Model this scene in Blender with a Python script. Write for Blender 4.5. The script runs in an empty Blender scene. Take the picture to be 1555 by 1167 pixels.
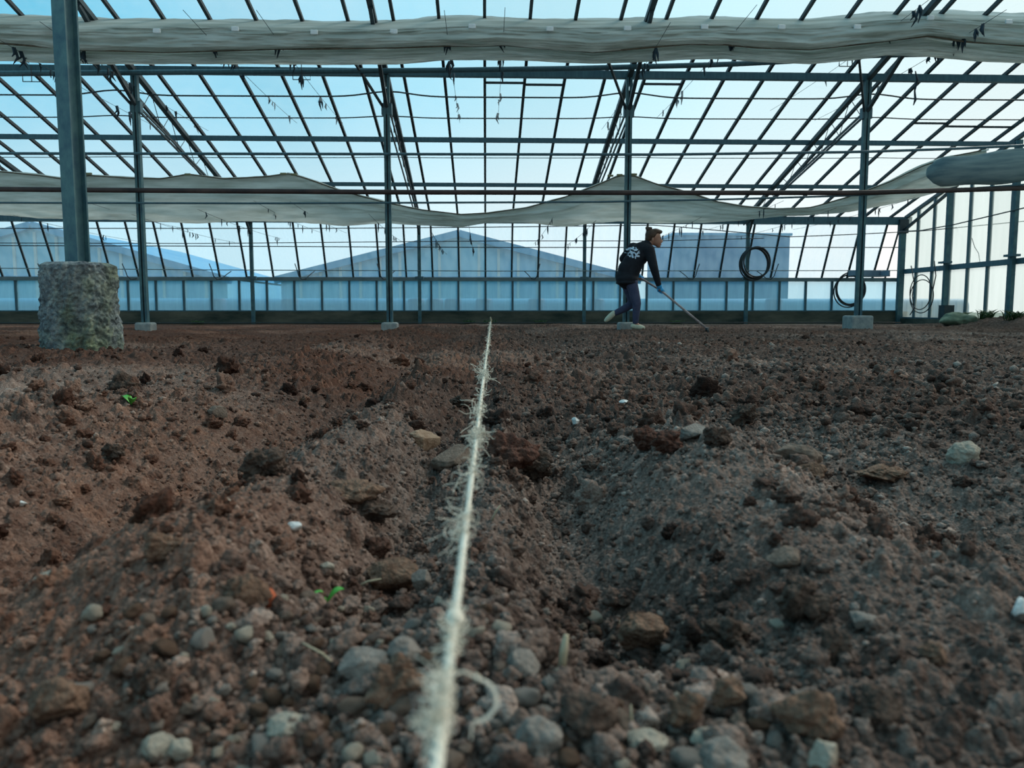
import bpy, bmesh, math, random
import numpy as np
from mathutils import Vector, Matrix, Quaternion

random.seed(7)
S = bpy.context.scene
COL = S.collection
R = math.radians

# ------------------------------------------------------------------ camera
F = 1168.0; CX, CY = 777.5, 583.5
PITCH = R(5.48); YAW = R(1.96); CAMH = 0.30
cd = bpy.data.cameras.new('camera'); cam = bpy.data.objects.new('camera', cd); COL.objects.link(cam)
cam.location = (0, 0, CAMH); cam.rotation_euler = (R(90) - PITCH, 0, -YAW)
cd.sensor_width = 36; cd.lens = 36 * F / 1555; cd.clip_start = 0.02; cd.clip_end = 300
cd.dof.use_dof = True; cd.dof.focus_distance = 3.2; cd.dof.aperture_fstop = 7.5
S.camera = cam
FW = Vector((math.sin(YAW) * math.cos(PITCH), math.cos(YAW) * math.cos(PITCH), -math.sin(PITCH)))
RT = Vector((math.cos(YAW), -math.sin(YAW), 0)); UP = RT.cross(FW)

def ray(px, py):
    return FW + RT * ((px - CX) / F) - UP * ((py - CY) / F)

def P(px, py, Y):
    """point of the place at distance Y that the photograph shows at px, py"""
    d = ray(px, py); t = Y / d.y
    return Vector((0, 0, CAMH)) + d * t

# ------------------------------------------------------------------ noise
def _h(ix, iy, s):
    h = (ix.astype(np.int64) * 374761393 + iy.astype(np.int64) * 668265263 + s * 1442695041) & 0xFFFFFFFF
    h = ((h ^ (h >> 13)) * 1274126177) & 0xFFFFFFFF
    h = ((h ^ (h >> 16)) * 2246822519) & 0xFFFFFFFF
    return ((h ^ (h >> 15)) & 0xFFFFFF) / float(0x1000000)

def vnoise(x, y, s=0):
    ix = np.floor(x); iy = np.floor(y); fx = x - ix; fy = y - iy
    ix = ix.astype(np.int64); iy = iy.astype(np.int64)
    u = fx * fx * fx * (fx * (fx * 6 - 15) + 10); v = fy * fy * fy * (fy * (fy * 6 - 15) + 10)
    a = _h(ix, iy, s); b = _h(ix + 1, iy, s); c = _h(ix, iy + 1, s); d = _h(ix + 1, iy + 1, s)
    return (a + (b - a) * u + (c - a) * v + (a - b - c + d) * u * v) * 2 - 1

def fbm(x, y, o=4, s=0):
    r = 0; a = 1; t = 0
    for i in range(o):
        r = r + a * vnoise(x * 2 ** i + 13.7 * i, y * 2 ** i - 7.3 * i, s + i); t += a; a *= .5
    return r / t

def bumps(x, y, cell, prob, r0, r1, s, flat=.9):
    """rounded crumbs: height and a random id"""
    gx = x / cell; gy = y / cell
    ix = np.floor(gx).astype(np.int64); iy = np.floor(gy).astype(np.int64)
    H = np.zeros_like(x); I = np.zeros_like(x)
    for di in (-1, 0, 1):
        for dj in (-1, 0, 1):
            cx = ix + di; cy = iy + dj
            e = _h(cx, cy, s)
            r = (r0 + (r1 - r0) * _h(cx, cy, s + 1) ** 1.5)
            ox = (cx + .15 + .7 * _h(cx, cy, s + 2)) * cell; oy = (cy + .15 + .7 * _h(cx, cy, s + 3)) * cell
            st = .75 + .5 * _h(cx, cy, s + 4)
            d2 = ((x - ox) * st) ** 2 + ((y - oy) / st) ** 2
            bury = .1 + .5 * _h(cx, cy, s + 5)
            h = (np.sqrt(np.maximum(r * r - d2, 0)) - r * bury) * flat
            h = np.where((e < prob) & (h > H), h, -1)
            m = h > H
            H = np.where(m, h, H); I = np.where(m, _h(cx, cy, s + 6), I)
    return H, I

def g(v, c, w):
    return np.exp(-((v - c) / w) ** 2)

def sm(v, a, b):
    t = np.clip((v - a) / (b - a), 0, 1); return t * t * (3 - 2 * t)

def macro(X, Y):
    wob = .05 * np.sin(Y * 1.3 + .4) + .03 * vnoise(X * .8, Y * .9, 5)
    x = X + wob
    near = sm(Y, .45, .8)
    fade = np.clip(2.2 / (Y + .9), .28, 1)
    z = .075 * g(x, -1.02, .30) - .05 * g(x, -.50, .12) + .045 * g(x, -.27, .11) - .035 * g(x, -.09, .07)
    z = z + .02 * g(x, .04, .05) - .055 * g(x, .15, .10) * (1 - sm(Y, 1.3, 2.2)) + .06 * g(x, .42, .17) * g(Y, 1.25, .55)
    z = z - .05 * g(x, .75, .2) * g(Y, 1.0, .35) + .05 * g(x, 1.3, .4)
    z = z * near * fade * 1.45
    # long furrows further off, on the left beds and the right ones
    z = z + .022 * np.sin(x * 2 * math.pi / 1.1 + 1.0) * sm(Y, 1.6, 3.5) * (1 - sm(Y, 9, 14)) * (1 - .4 * sm(X, .3, 1.2))
    z = z + .03 * fbm(X * .9, Y * .7, 3, 11) * sm(Y, 1.2, 2.5)
    z = z + .035 * fbm(X * .45, Y * 1.6, 3, 21) * sm(X, .1, .9) * sm(Y, 1.3, 2.2) * (1 - sm(Y, 7, 12))
    # mounds in front
    z = z + .065 * g(X, -.50, .22) * g(Y, .78, .16) + .045 * g(X, -.10, .16) * g(Y, .62, .10) + .03 * g(X, .22, .2) * g(Y, .54, .09)
    z = z + .04 * g(X, .55, .2) * g(Y, .62, .16)
    z = z + .025 * g(X, -2.95, .5) * g(Y, 5.2, .35) + .035 * g(X, -2.5, .35) * g(Y, 4.7, .5)
    z = z + (.20 * sm(X, 8.2, 9.3)) * sm(17.2 - Y, 0.6, 4.2)
    z = z * (1 - .6 * sm(Y, 14, 16))
    z = z * (1 - g(X, 0, .16) * g(Y, 0.15, .22))
    return z - .005

def height(X, Y, ids=False):
    X = np.asarray(X, float); Y = np.asarray(Y, float)
    z = macro(X, Y)
    rough = .82 + .55 * sm(fbm(X * 1.7, Y * 1.7, 3, 31), -.3, .35)
    rough = rough * (1 - .55 * sm(-X, .9, 2.0) * sm(Y, 6, 9))
    rough = rough * (1 - .75 * sm(Y, 13.5, 16))
    wx = X + .012 * fbm(X * 25, Y * 25, 2, 41); wy = Y + .012 * fbm(X * 25 + 9, Y * 25, 2, 43)
    z = z + .016 * fbm(X * 5, Y * 5, 4, 51) * rough
    h0, i0 = bumps(wx, wy, .17, .30, .022, .055, 61, .7)
    h1, i1 = bumps(wx, wy, .050, .85, .009, .025, 71)
    wx = X + .004 * fbm(X * 80, Y * 80, 2, 45); wy = Y + .004 * fbm(X * 80 + 9, Y * 80, 2, 47)
    h2, i2 = bumps(wx, wy, .027, .85, .006, .0135, 81)
    h3, i3 = bumps(X, Y, .0125, .9, .003, .0068, 91)
    h4, i4 = bumps(X, Y, .0075, .9, .002, .0042, 101)
    grit = sm(fbm(X * 3, Y * 3, 2, 33), -.55, .1)
    nf = 1 - sm(Y, 1.6, 4.2); nf2 = 1 - sm(Y, 3.5, 8)
    lum = 1 + .30 * vnoise(X * 38, Y * 38, 57) * nf2 + (.45 * vnoise(X * 70, Y * 70, 55) + .3 * vnoise(X * 150, Y * 150, 56)) * nf
    far = sm(Y, 1.5, 4)
    z = z + h0 * rough * (.8 + .2 * far) * lum + h1 * rough * (.75 + .65 * far) * lum + h2 * (.45 + .65 * grit) * (1.05 + .3 * far) + h3 * (.75 + .45 * grit) * nf2 + h4 * 1.05 * nf
    z = z + .0026 * fbm(X * 130, Y * 130, 3, 111) * nf + .006 * np.abs(fbm(X * 22, Y * 22, 3, 113)) * rough
    if not ids: return z
    far_t = sm(Y, 1.2, 3) * sm(X, -.6, .8)
    tone = .34 + .3 * (i2 - .5) * (h2 > .001) + .28 * (i3 - .5) * (h3 > .0005) + .22 * (i1 - .5) * (h1 > .002) + .10 * far_t * (h1 > .004) + .15 * (i4 - .5)
    tone = tone + .22 * sm(fbm(X * 1.1 + 3, Y * .8, 3, 121), -.1, .5) + .05 * fbm(X * 40, Y * 40, 2, 123)
    pale = g(X, -1.5, .45) * g(Y, 3.0, 1.0) * sm(fbm(X * 3, Y * 2.2, 3, 141), -.3, .3); pale2 = g(X, .55, .25) * g(Y, 1.1, .25)
    tone = tone + .30 * pale + .10 * pale2
    red = .38 * sm(-X, .08, .3) * (1 - sm(Y, .8, 1.2)) - .5 * pale + .5 - .38 * sm(X, -.5, .7) + .55 * fbm(X * 1.6, Y * 1.2, 3, 131) + .3 * (i1 - .5) + .45 * sm(-X, .2, 1.5) * sm(Y, 5, 8)
    return z, np.clip(tone, 0, 1), np.clip(red, 0, 1)

def hz(x, y):
    return float(height(np.array([x]), np.array([y]))[0])

def hmax(x, y, r):
    xs = np.array([x, x + r, x - r, x, x]); ys = np.array([y, y, y, y + r, y - r])
    return float(height(xs, ys).mean())

def on_ground(px, py):
    d = ray(px, py); ts = np.concatenate([np.arange(.35, 3, .004), np.arange(3, 18, .02)])
    X = d.x / d.y * ts; Z = CAMH + d.z / d.y * ts
    G = macro(X, ts) + .012
    k = np.argmax(Z < G)
    return float(X[k]), float(ts[k])

# ------------------------------------------------------------------ materials
def mat(name):
    m = bpy.data.materials.new(name); m.use_nodes = True
    nt = m.node_tree; nt.nodes.clear()
    return m, nt, nt.nodes.new('ShaderNodeOutputMaterial')

def N(nt, t, **k):
    n = nt.nodes.new('ShaderNode' + t)
    for a, b in k.items():
        if a in n.inputs: n.inputs[a].default_value = b
        else: setattr(n, a, b)
    return n

def ramp(nt, fac, stops):
    r = N(nt, 'ValToRGB'); e = r.color_ramp.elements
    while len(e) < len(stops): e.new(.5)
    for k, (p_, c) in enumerate(stops):
        e[k].position = p_; e[k].color = (*c, 1)
    nt.links.new(fac, r.inputs[0]); return r.outputs[0]

def noise(nt, scale, detail=3, vec=None, rough=.6):
    n = N(nt, 'TexNoise'); n.inputs['Scale'].default_value = scale; n.inputs['Detail'].default_value = detail
    n.inputs['Roughness'].default_value = rough
    if vec is not None: nt.links.new(vec, n.inputs['Vector'])
    return n.outputs['Fac']

def coords(nt, sx=1, sy=1, sz=1):
    t = N(nt, 'TexCoord'); m = N(nt, 'Mapping'); m.inputs['Scale'].default_value = (sx, sy, sz)
    nt.links.new(t.outputs['Object'], m.inputs['Vector']); return m.outputs[0]

def simple(name, c0, c1, rough=.6, scale=8, metal=0, bump=0, bscale=60, stretch=(1, 1, 1), spec=.4):
    m, nt, o = mat(name); b = N(nt, 'BsdfPrincipled'); v = coords(nt, *stretch)
    col = ramp(nt, noise(nt, scale, 4, v), [(.3, c0), (.7, c1)])
    nt.links.new(col, b.inputs['Base Color'])
    b.inputs['Roughness'].default_value = rough; b.inputs['Metallic'].default_value = metal
    b.inputs['Specular IOR Level'].default_value = spec
    if bump:
        bp = N(nt, 'Bump'); bp.inputs['Strength'].default_value = bump; bp.inputs['Distance'].default_value = .01
        nt.links.new(noise(nt, bscale, 4, v), bp.inputs['Height']); nt.links.new(bp.outputs[0], b.inputs['Normal'])
    nt.links.new(b.outputs[0], o.inputs[0]); return m

M = {}
M['steel'] = simple('teal_painted_steel', (.035, .095, .13), (.065, .15, .185), .45, 5, stretch=(6, 6, 1))
M['steel2'] = simple('weathered_teal_steel', (.028, .085, .12), (.08, .18, .19), .6, 4, stretch=(3, 3, 2), bump=.2)
M['bar'] = simple('dark_glazing_bar', (.006, .013, .017), (.018, .032, .04), .6, 6)
M['truss'] = simple('dark_truss_steel', (.012, .028, .036), (.04, .06, .07), .5, 9)
M['pipe'] = simple('rusty_dark_pipe', (.018, .016, .018), (.075, .05, .045), .6, 3, stretch=(1, 1, 1))
M['wire'] = simple('thin_wire', (.02, .035, .045), (.05, .07, .08), .6, 4)
M['galv'] = simple('galvanised_rail', (.10, .17, .19), (.17, .25, .27), .5, 4)
M['curb'] = simple('mossy_concrete_curb', (.020, .036, .030), (.13, .13, .10), .9, 2.2, bump=.5, bscale=14, stretch=(.6, 1, 2))
M['footing'] = None
M['block'] = simple('pale_concrete_block', (.20, .24, .25), (.36, .38, .36), .9, 12, bump=.5, bscale=40)
M['hose'] = simple('dark_rubber_hose', (.012, .018, .022), (.03, .04, .045), .5, 6)
M['tie'] = simple('dark_string_tie', (.008, .02, .03), (.02, .05, .075), .8, 20)
M['clip'] = simple('yellowed_plastic_clip', (.16, .17, .09), (.26, .26, .15), .6, 20)
M['white_clip'] = simple('white_plastic_clip', (.55, .62, .64), (.7, .75, .76), .5, 20)

def cloth_mat(name, c0, c1, trans=.3):
    m, nt, o = mat(name); v = coords(nt, .5, 1, 5)
    col = ramp(nt, noise(nt, 2.6, 5, v), [(.3, c0), (.72, c1)])
    d = N(nt, 'BsdfDiffuse'); t = N(nt, 'BsdfTranslucent'); mx = N(nt, 'MixShader'); mx.inputs[0].default_value = trans
    nt.links.new(col, d.inputs[0]); nt.links.new(col, t.inputs[0])
    nt.links.new(d.outputs[0], mx.inputs[1]); nt.links.new(t.outputs[0], mx.inputs[2]); nt.links.new(mx.outputs[0], o.inputs[0])
    return m
M['screen'] = cloth_mat('grey_shade_cloth', (.40, .45, .41), (.74, .80, .77), .5)
M['tube'] = cloth_mat('rolled_blue_grey_film', (.16, .25, .29), (.42, .52, .52), .35)

def glass(name, tr, tl, fac, streak=0.0, low=None):
    """a thin sheet of horticultural glass: mostly clear, with a milky share that scatters daylight"""
    m, nt, o = mat(name)
    oi = N(nt, 'ObjectInfo')
    t = N(nt, 'BsdfTransparent'); l = N(nt, 'BsdfTranslucent'); mx = N(nt, 'MixShader')
    a = N(nt, 'HueSaturation'); a.inputs['Color'].default_value = (*tr, 1)
    mr = N(nt, 'MapRange'); mr.inputs['To Min'].default_value = .93; mr.inputs['To Max'].default_value = 1.04
    nt.links.new(oi.outputs['Random'], mr.inputs['Value']); nt.links.new(mr.outputs[0], a.inputs['Value'])
    nt.links.new(a.outputs[0], t.inputs[0])
    l.inputs[0].default_value = (*tl, 1)
    v = coords(nt, 3.5, 3.5, .35)
    n = noise(nt, 1.6, 4, v)
    q = N(nt, 'MapRange'); q.inputs['From Min'].default_value = .3; q.inputs['From Max'].default_value = .7
    q.inputs['To Min'].default_value = max(fac - streak, 0); q.inputs['To Max'].default_value = fac + streak
    nt.links.new(n, q.inputs['Value']); nt.links.new(q.outputs[0], mx.inputs[0])
    nt.links.new(t.outputs[0], mx.inputs[1]); nt.links.new(l.outputs[0], mx.inputs[2]); nt.links.new(mx.outputs[0], o.inputs[0])
    return m
M['roof_glass'] = glass('roof_glass', (.93, .97, .98), (.72, .82, .85), .10, .05)
M['wall_glass'] = glass('vent_glass', (.86, .95, .99), (.60, .80, .90), .20, .08)
M['low_glass'] = glass('frosted_lower_glass', (.66, .90, 1.0), (.48, .80, .95), .42, .08)
M['gable_glass'] = glass('frosted_gable_glass', (.88, .96, .95), (.72, .84, .82), .34, .12)

def fuzz(nt, b, v, d1=.0035, d2=.0012):
    """granular crumb relief at two sizes"""
    last = None
    for sc, d in ((170, d1), (430, d2)):
        vo = N(nt, 'TexVoronoi'); vo.feature = 'F1'; vo.inputs['Scale'].default_value = sc; nt.links.new(v, vo.inputs['Vector'])
        bp = N(nt, 'Bump'); bp.invert = True; bp.inputs['Strength'].default_value = .9; bp.inputs['Distance'].default_value = d
        nt.links.new(vo.outputs['Distance'], bp.inputs['Height'])
        if last: nt.links.new(last, bp.inputs['Normal'])
        last = bp.outputs[0]
    nt.links.new(last, b.inputs['Normal'])
def soil_mat(name, use_attr=True, base=None):
    m, nt, o = mat(name); b = N(nt, 'BsdfPrincipled')
    b.inputs['Roughness'].default_value = .95; b.inputs['Specular IOR Level'].default_value = .12
    v = coords(nt)
    at = N(nt, 'Attribute'); at.attribute_name = 'tone'
    ar = N(nt, 'Attribute'); ar.attribute_name = 'red'
    gr = ramp(nt, at.outputs['Fac'], [(.0, (.034, .022, .018)), (.35, (.105, .070, .057)), (.7, (.275, .205, .172)), (1., (.52, .42, .36))])
    rd = ramp(nt, at.outputs['Fac'], [(.0, (.042, .018, .012)), (.35, (.128, .060, .040)), (.7, (.275, .150, .103)), (1., (.47, .31, .23))])
    mx = N(nt, 'MixRGB'); nt.links.new(ar.outputs['Fac'], mx.inputs[0]); nt.links.new(gr, mx.inputs[1]); nt.links.new(rd, mx.inputs[2])
    n2 = N(nt, 'MixRGB', blend_type='MULTIPLY'); n2.inputs[0].default_value = .7
    nt.links.new(mx.outputs[0], n2.inputs[1])
    nt.links.new(ramp(nt, noise(nt, 220, 4, v), [(.25, (.42, .40, .38)), (.75, (1.2, 1.2, 1.2))]), n2.inputs[2])
    nt.links.new(n2.outputs[0], b.inputs['Base Color'])
    fuzz(nt, b, v)
    nt.links.new(b.outputs[0], o.inputs[0]); return m
M['soil'] = soil_mat('dark_crumbly_soil')

def stone(name, c0, c1, sc=30, bump=.6):
    if 'clod' in name:
        m, nt, o = mat(name); b = N(nt, 'BsdfPrincipled'); b.inputs['Roughness'].default_value = .95; b.inputs['Specular IOR Level'].default_value = .1
        v = coords(nt); nt.links.new(ramp(nt, noise(nt, sc, 5, v), [(.3, c0), (.7, c1)]), b.inputs['Base Color']); fuzz(nt, b, v)
        nt.links.new(b.outputs[0], o.inputs[0]); return m
    return simple(name, c0, c1, .92, sc, bump=bump, bscale=220, spec=.15)
M['clod'] = stone('brown_earth_clod', (.09, .052, .036), (.26, .165, .115), 60)
M['clod_dark'] = stone('dark_earth_clod', (.05, .035, .028), (.13, .092, .072), 60)
M['clod_red'] = stone('reddish_earth_clod', (.062, .030, .023), (.15, .075, .055), 60)
M['pebble'] = stone('grey_brown_pebble', (.16, .135, .115), (.32, .285, .25), 60)
M['pebble_b'] = stone('brown_pebble', (.12, .085, .065), (.25, .19, .15), 60)
M['pebble_l'] = stone('pale_pebble', (.30, .255, .20), (.46, .40, .32), 60)
M['tan'] = stone('tan_stone', (.22, .13, .08), (.42, .30, .21), 45)
M['chip'] = stone('white_chip', (.5, .5, .48), (.75, .75, .72), 60, .2)
M['terra'] = stone('orange_terracotta', (.40, .09, .04), (.62, .18, .09), 40, .3)
M['leaf'] = simple('fresh_green_leaf', (.05, .28, .03), (.13, .50, .07), .4, 20)
M['string'] = simple('cream_jute_string', (.64, .58, .46), (.86, .81, .69), .85, 90, bump=.4, bscale=400)
M['straw'] = simple('dry_straw', (.34, .28, .18), (.55, .48, .34), .8, 40)
M['grass'] = simple('dark_green_weed', (.02, .05, .015), (.06, .12, .035), .7, 20)
M['field'] = simple('rough_grass_outside', (.05, .08, .04), (.12, .16, .09), .95, 3)

def footing_mat():
    m, nt, o = mat('rough_limewashed_concrete'); b = N(nt, 'BsdfPrincipled'); b.inputs['Roughness'].default_value = .95
    v = coords(nt)
    c1 = ramp(nt, noise(nt, 13, 6, v, .75), [(.34, (.06, .075, .09)), (.5, (.24, .29, .31)), (.66, (.55, .60, .54))])
    c2 = ramp(nt, noise(nt, 3.1, 3, coords(nt, 1, 1, .6)), [(.42, (1, 1, 1)), (.62, (.55, .62, .30))])
    mm = N(nt, 'MixRGB', blend_type='MULTIPLY'); mm.inputs[0].default_value = .75
    nt.links.new(c1, mm.inputs[1]); nt.links.new(c2, mm.inputs[2]); nt.links.new(mm.outputs[0], b.inputs['Base Color'])
    bp = N(nt, 'Bump'); bp.inputs['Strength'].default_value = 1; bp.inputs['Distance'].default_value = .03
    nt.links.new(noise(nt, 30, 6, coords(nt, 1, 1, 1.8), .75), bp.inputs['Height']); nt.links.new(bp.outputs[0], b.inputs['Normal'])
    nt.links.new(b.outputs[0], o.inputs[0]); return m
M['footing'] = footing_mat()

# ------------------------------------------------------------------ mesh helpers
class MB:
    def __init__(self): self.v = []; self.f = []
    def add(self, vs, fs):
        n = len(self.v); self.v += [tuple(p) for p in vs]; self.f += [tuple(i + n for i in f) for f in fs]; return self
    def box(self, a, b):
        x0, y0, z0 = a; x1, y1, z1 = b
        return self.add([(x0, y0, z0), (x1, y0, z0), (x1, y1, z0), (x0, y1, z0), (x0, y0, z1), (x1, y0, z1), (x1, y1, z1), (x0, y1, z1)],
                        [(0, 3, 2, 1), (4, 5, 6, 7), (0, 1, 5, 4), (1, 2, 6, 5), (2, 3, 7, 6), (3, 0, 4, 7)])
    def beam(self, a, b, w, h, up=(0, 0, 1)):
        a = Vector(a); b = Vector(b); d = (b - a).normalized(); u = Vector(up)
        if abs(d.dot(u)) > .99: u = Vector((0, 1, 0))
        s = d.cross(u).normalized() * (w / 2); t = s.cross(d).normalized() * (h / 2)
        vs = [p + i * s + j * t for p in (a, b) for i, j in ((-1, -1), (1, -1), (1, 1), (-1, 1))]
        return self.add(vs, [(0, 1, 2, 3), (7, 6, 5, 4), (0, 4, 5, 1), (1, 5, 6, 2), (2, 6, 7, 3), (3, 7, 4, 0)])
    def tube(self, pts, r, n=8, cap=True):
        pts = [Vector(p) for p in pts]; rr = r if isinstance(r, (list, tuple)) else [r] * len(pts)
        vs = []; fs = []; prev = None
        for i, p in enumerate(pts):
            d = (pts[min(i + 1, len(pts) - 1)] - pts[max(i - 1, 0)])
            d = d.normalized() if d.length > 1e-9 else Vector((0, 0, 1))
            if prev is None:
                u = Vector((0, 0, 1)) if abs(d.z) < .9 else Vector((1, 0, 0))
                s = d.cross(u).normalized()
            else:
                s = prev - d * prev.dot(d)
                s = s.normalized() if s.length > 1e-6 else d.orthogonal().normalized()
            prev = s; t = s.cross(d)
            for k in range(n):
                an = 2 * math.pi * k / n; vs.append(p + (s * math.cos(an) + t * math.sin(an)) * rr[i])
        for i in range(len(pts) - 1):
            for k in range(n):
                k2 = (k + 1) % n; fs.append((i * n + k, i * n + k2, (i + 1) * n + k2, (i + 1) * n + k))
        if cap:
            fs.append(tuple(range(n))[::-1]); fs.append(tuple((len(pts) - 1) * n + k for k in range(n)))
        return self.add(vs, fs)
    def mesh(self, name, m, smooth=False):
        me = bpy.data.meshes.new(name); me.from_pydata(self.v, [], self.f); me.update()
        me.materials.append(m)
        if smooth: me.polygons.foreach_set('use_smooth', [True] * len(me.polygons))
        return me
    def build(self, name, m, parent=None, smooth=False, center=True):
        """one mesh object; its origin sits at its own middle (parents are kept as given)"""
        c = Vector((0, 0, 0))
        if center and self.v:
            A = np.array(self.v); lo, hi = A.min(0), A.max(0)
            c = Vector(((lo[0] + hi[0]) / 2, (lo[1] + hi[1]) / 2, lo[2]))
            self.v = [tuple(Vector(p) - c) for p in self.v]
        o = bpy.data.objects.new(name, self.mesh(name, m, smooth)); COL.objects.link(o)
        o.location = c
        if parent is not None:
            o.parent = parent; o.location = c - Vector(wloc(parent))
        return o

def wloc(o):
    l = Vector(o.location)
    while o.parent: o = o.parent; l += o.location
    return l

def empty(name, loc=(0, 0, 0)):
    o = bpy.data.objects.new(name, None); COL.objects.link(o); o.location = loc; o.empty_display_size = .1; return o

def tag(o, label=None, cat=None, group=None, kind=None):
    if label: o['label'] = label
    if cat: o['category'] = cat
    if group: o['group'] = group
    if kind: o['kind'] = kind
    return o

def quad(name, pts, m, parent):
    return MB().add(pts, [(0, 1, 2, 3)]).build(name, m, parent)

def copy_tree(o, parent=None):
    c = o.copy(); COL.objects.link(c); c.parent = parent
    for ch in list(o.children): copy_tree(ch, c)
    return c

# ------------------------------------------------------------------ the ground
def build_ground():
    Y = [.27]
    while Y[-1] < 17.3:
        y = Y[-1]; Y.append(y + min(2 * y ** 1.5 * .0013, .011 if y < 6 else .011 + (y - 6) * .0016))
    Y = np.array(Y); NR = len(Y); NC = 1500
    u = np.linspace(-1, 1, NC); a = .42; uu = a * u + (1 - a) * np.sign(u) * np.abs(u) ** 2.6
    Yg = np.repeat(Y[:, None], NC, 1)
    Wl = np.minimum(.75 + .95 * Y, 15.5); Wr = np.minimum(.75 + .95 * Y, 9.62)
    Xg = np.where(uu[None, :] < 0, uu[None, :] * Wl[:, None], uu[None, :] * Wr[:, None])
    Z, T, RD = height(Xg.ravel(), Yg.ravel(), True)
    co = np.stack([Xg.ravel(), Yg.ravel(), Z], 1).astype(np.float32)
    me = bpy.data.meshes.new('soil'); nv = NR * NC
    me.vertices.add(nv); me.vertices.foreach_set('co', co.ravel())
    i = np.arange(NR - 1)[:, None] * NC + np.arange(NC - 1)[None, :]; i = i.ravel()
    q = np.stack([i, i + 1, i + NC + 1, i + NC], 1).astype(np.int32)
    nf = len(q); me.loops.add(nf * 4); me.loops.foreach_set('vertex_index', q.ravel())
    me.polygons.add(nf); me.polygons.foreach_set('loop_start', np.arange(0, nf * 4, 4, dtype=np.int32))
    me.polygons.foreach_set('loop_total', np.full(nf, 4, np.int32))
    me.polygons.foreach_set('use_smooth', np.ones(nf, bool)); me.update(calc_edges=True)
    for nm, A in (('tone', T), ('red', RD)):
        at = me.attributes.new(nm, 'FLOAT', 'POINT'); at.data.foreach_set('value', A.astype(np.float32))
    me.materials.append(M['soil'])
    o = bpy.data.objects.new('floor', me); COL.objects.link(o)
    tag(o, 'tilled dark brown soil floor of the greenhouse with furrows and crumbs', 'ground', kind='structure')
build_ground()

def ico(sub, seed, amp=.22, sq=(1, 1, .8), ang=0, lump=0):
    bm = bmesh.new(); bmesh.ops.create_icosphere(bm, subdivisions=sub, radius=1)
    rnd = random.Random(seed); off = Vector((rnd.uniform(-9, 9), rnd.uniform(-9, 9), rnd.uniform(-9, 9)))
    from mathutils import noise as mn
    pl = [Vector((rnd.uniform(-1, 1), rnd.uniform(-1, 1), rnd.uniform(-1, 1))).normalized() for _ in range(ang)]
    for v in bm.verts:
        p = v.co.copy()
        r = 1 + amp * mn.noise(p * 1.1 + off) * 1.6 + amp * .5 * mn.noise(p * 2.7 + off) + amp * .25 * mn.noise(p * 6 + off)
        if lump:
            q = p * 1.9 + off; q = q + Vector((1, 1, 1)) * .25 * mn.noise(p * 3 + off)
            r += lump * (.42 - mn.voronoi(q)[0][0]) + lump * .5 * (.42 - mn.voronoi(p * 4.3 + off)[0][0]) + lump * .22 * (.4 - mn.voronoi(p * 9.5 + off)[0][0])
        p = p * r
        for n in pl:
            d = p.dot(n)
            if d > .62: p -= n * (d - .62) * .92
        v.co = Vector((p.x * sq[0], p.y * sq[1], p.z * sq[2]))
    V = np.array([v.co[:] for v in bm.verts]); Fc = np.array([[v.index for v in f.verts] for f in bm.faces]); bm.free()
    return V, Fc

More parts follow.
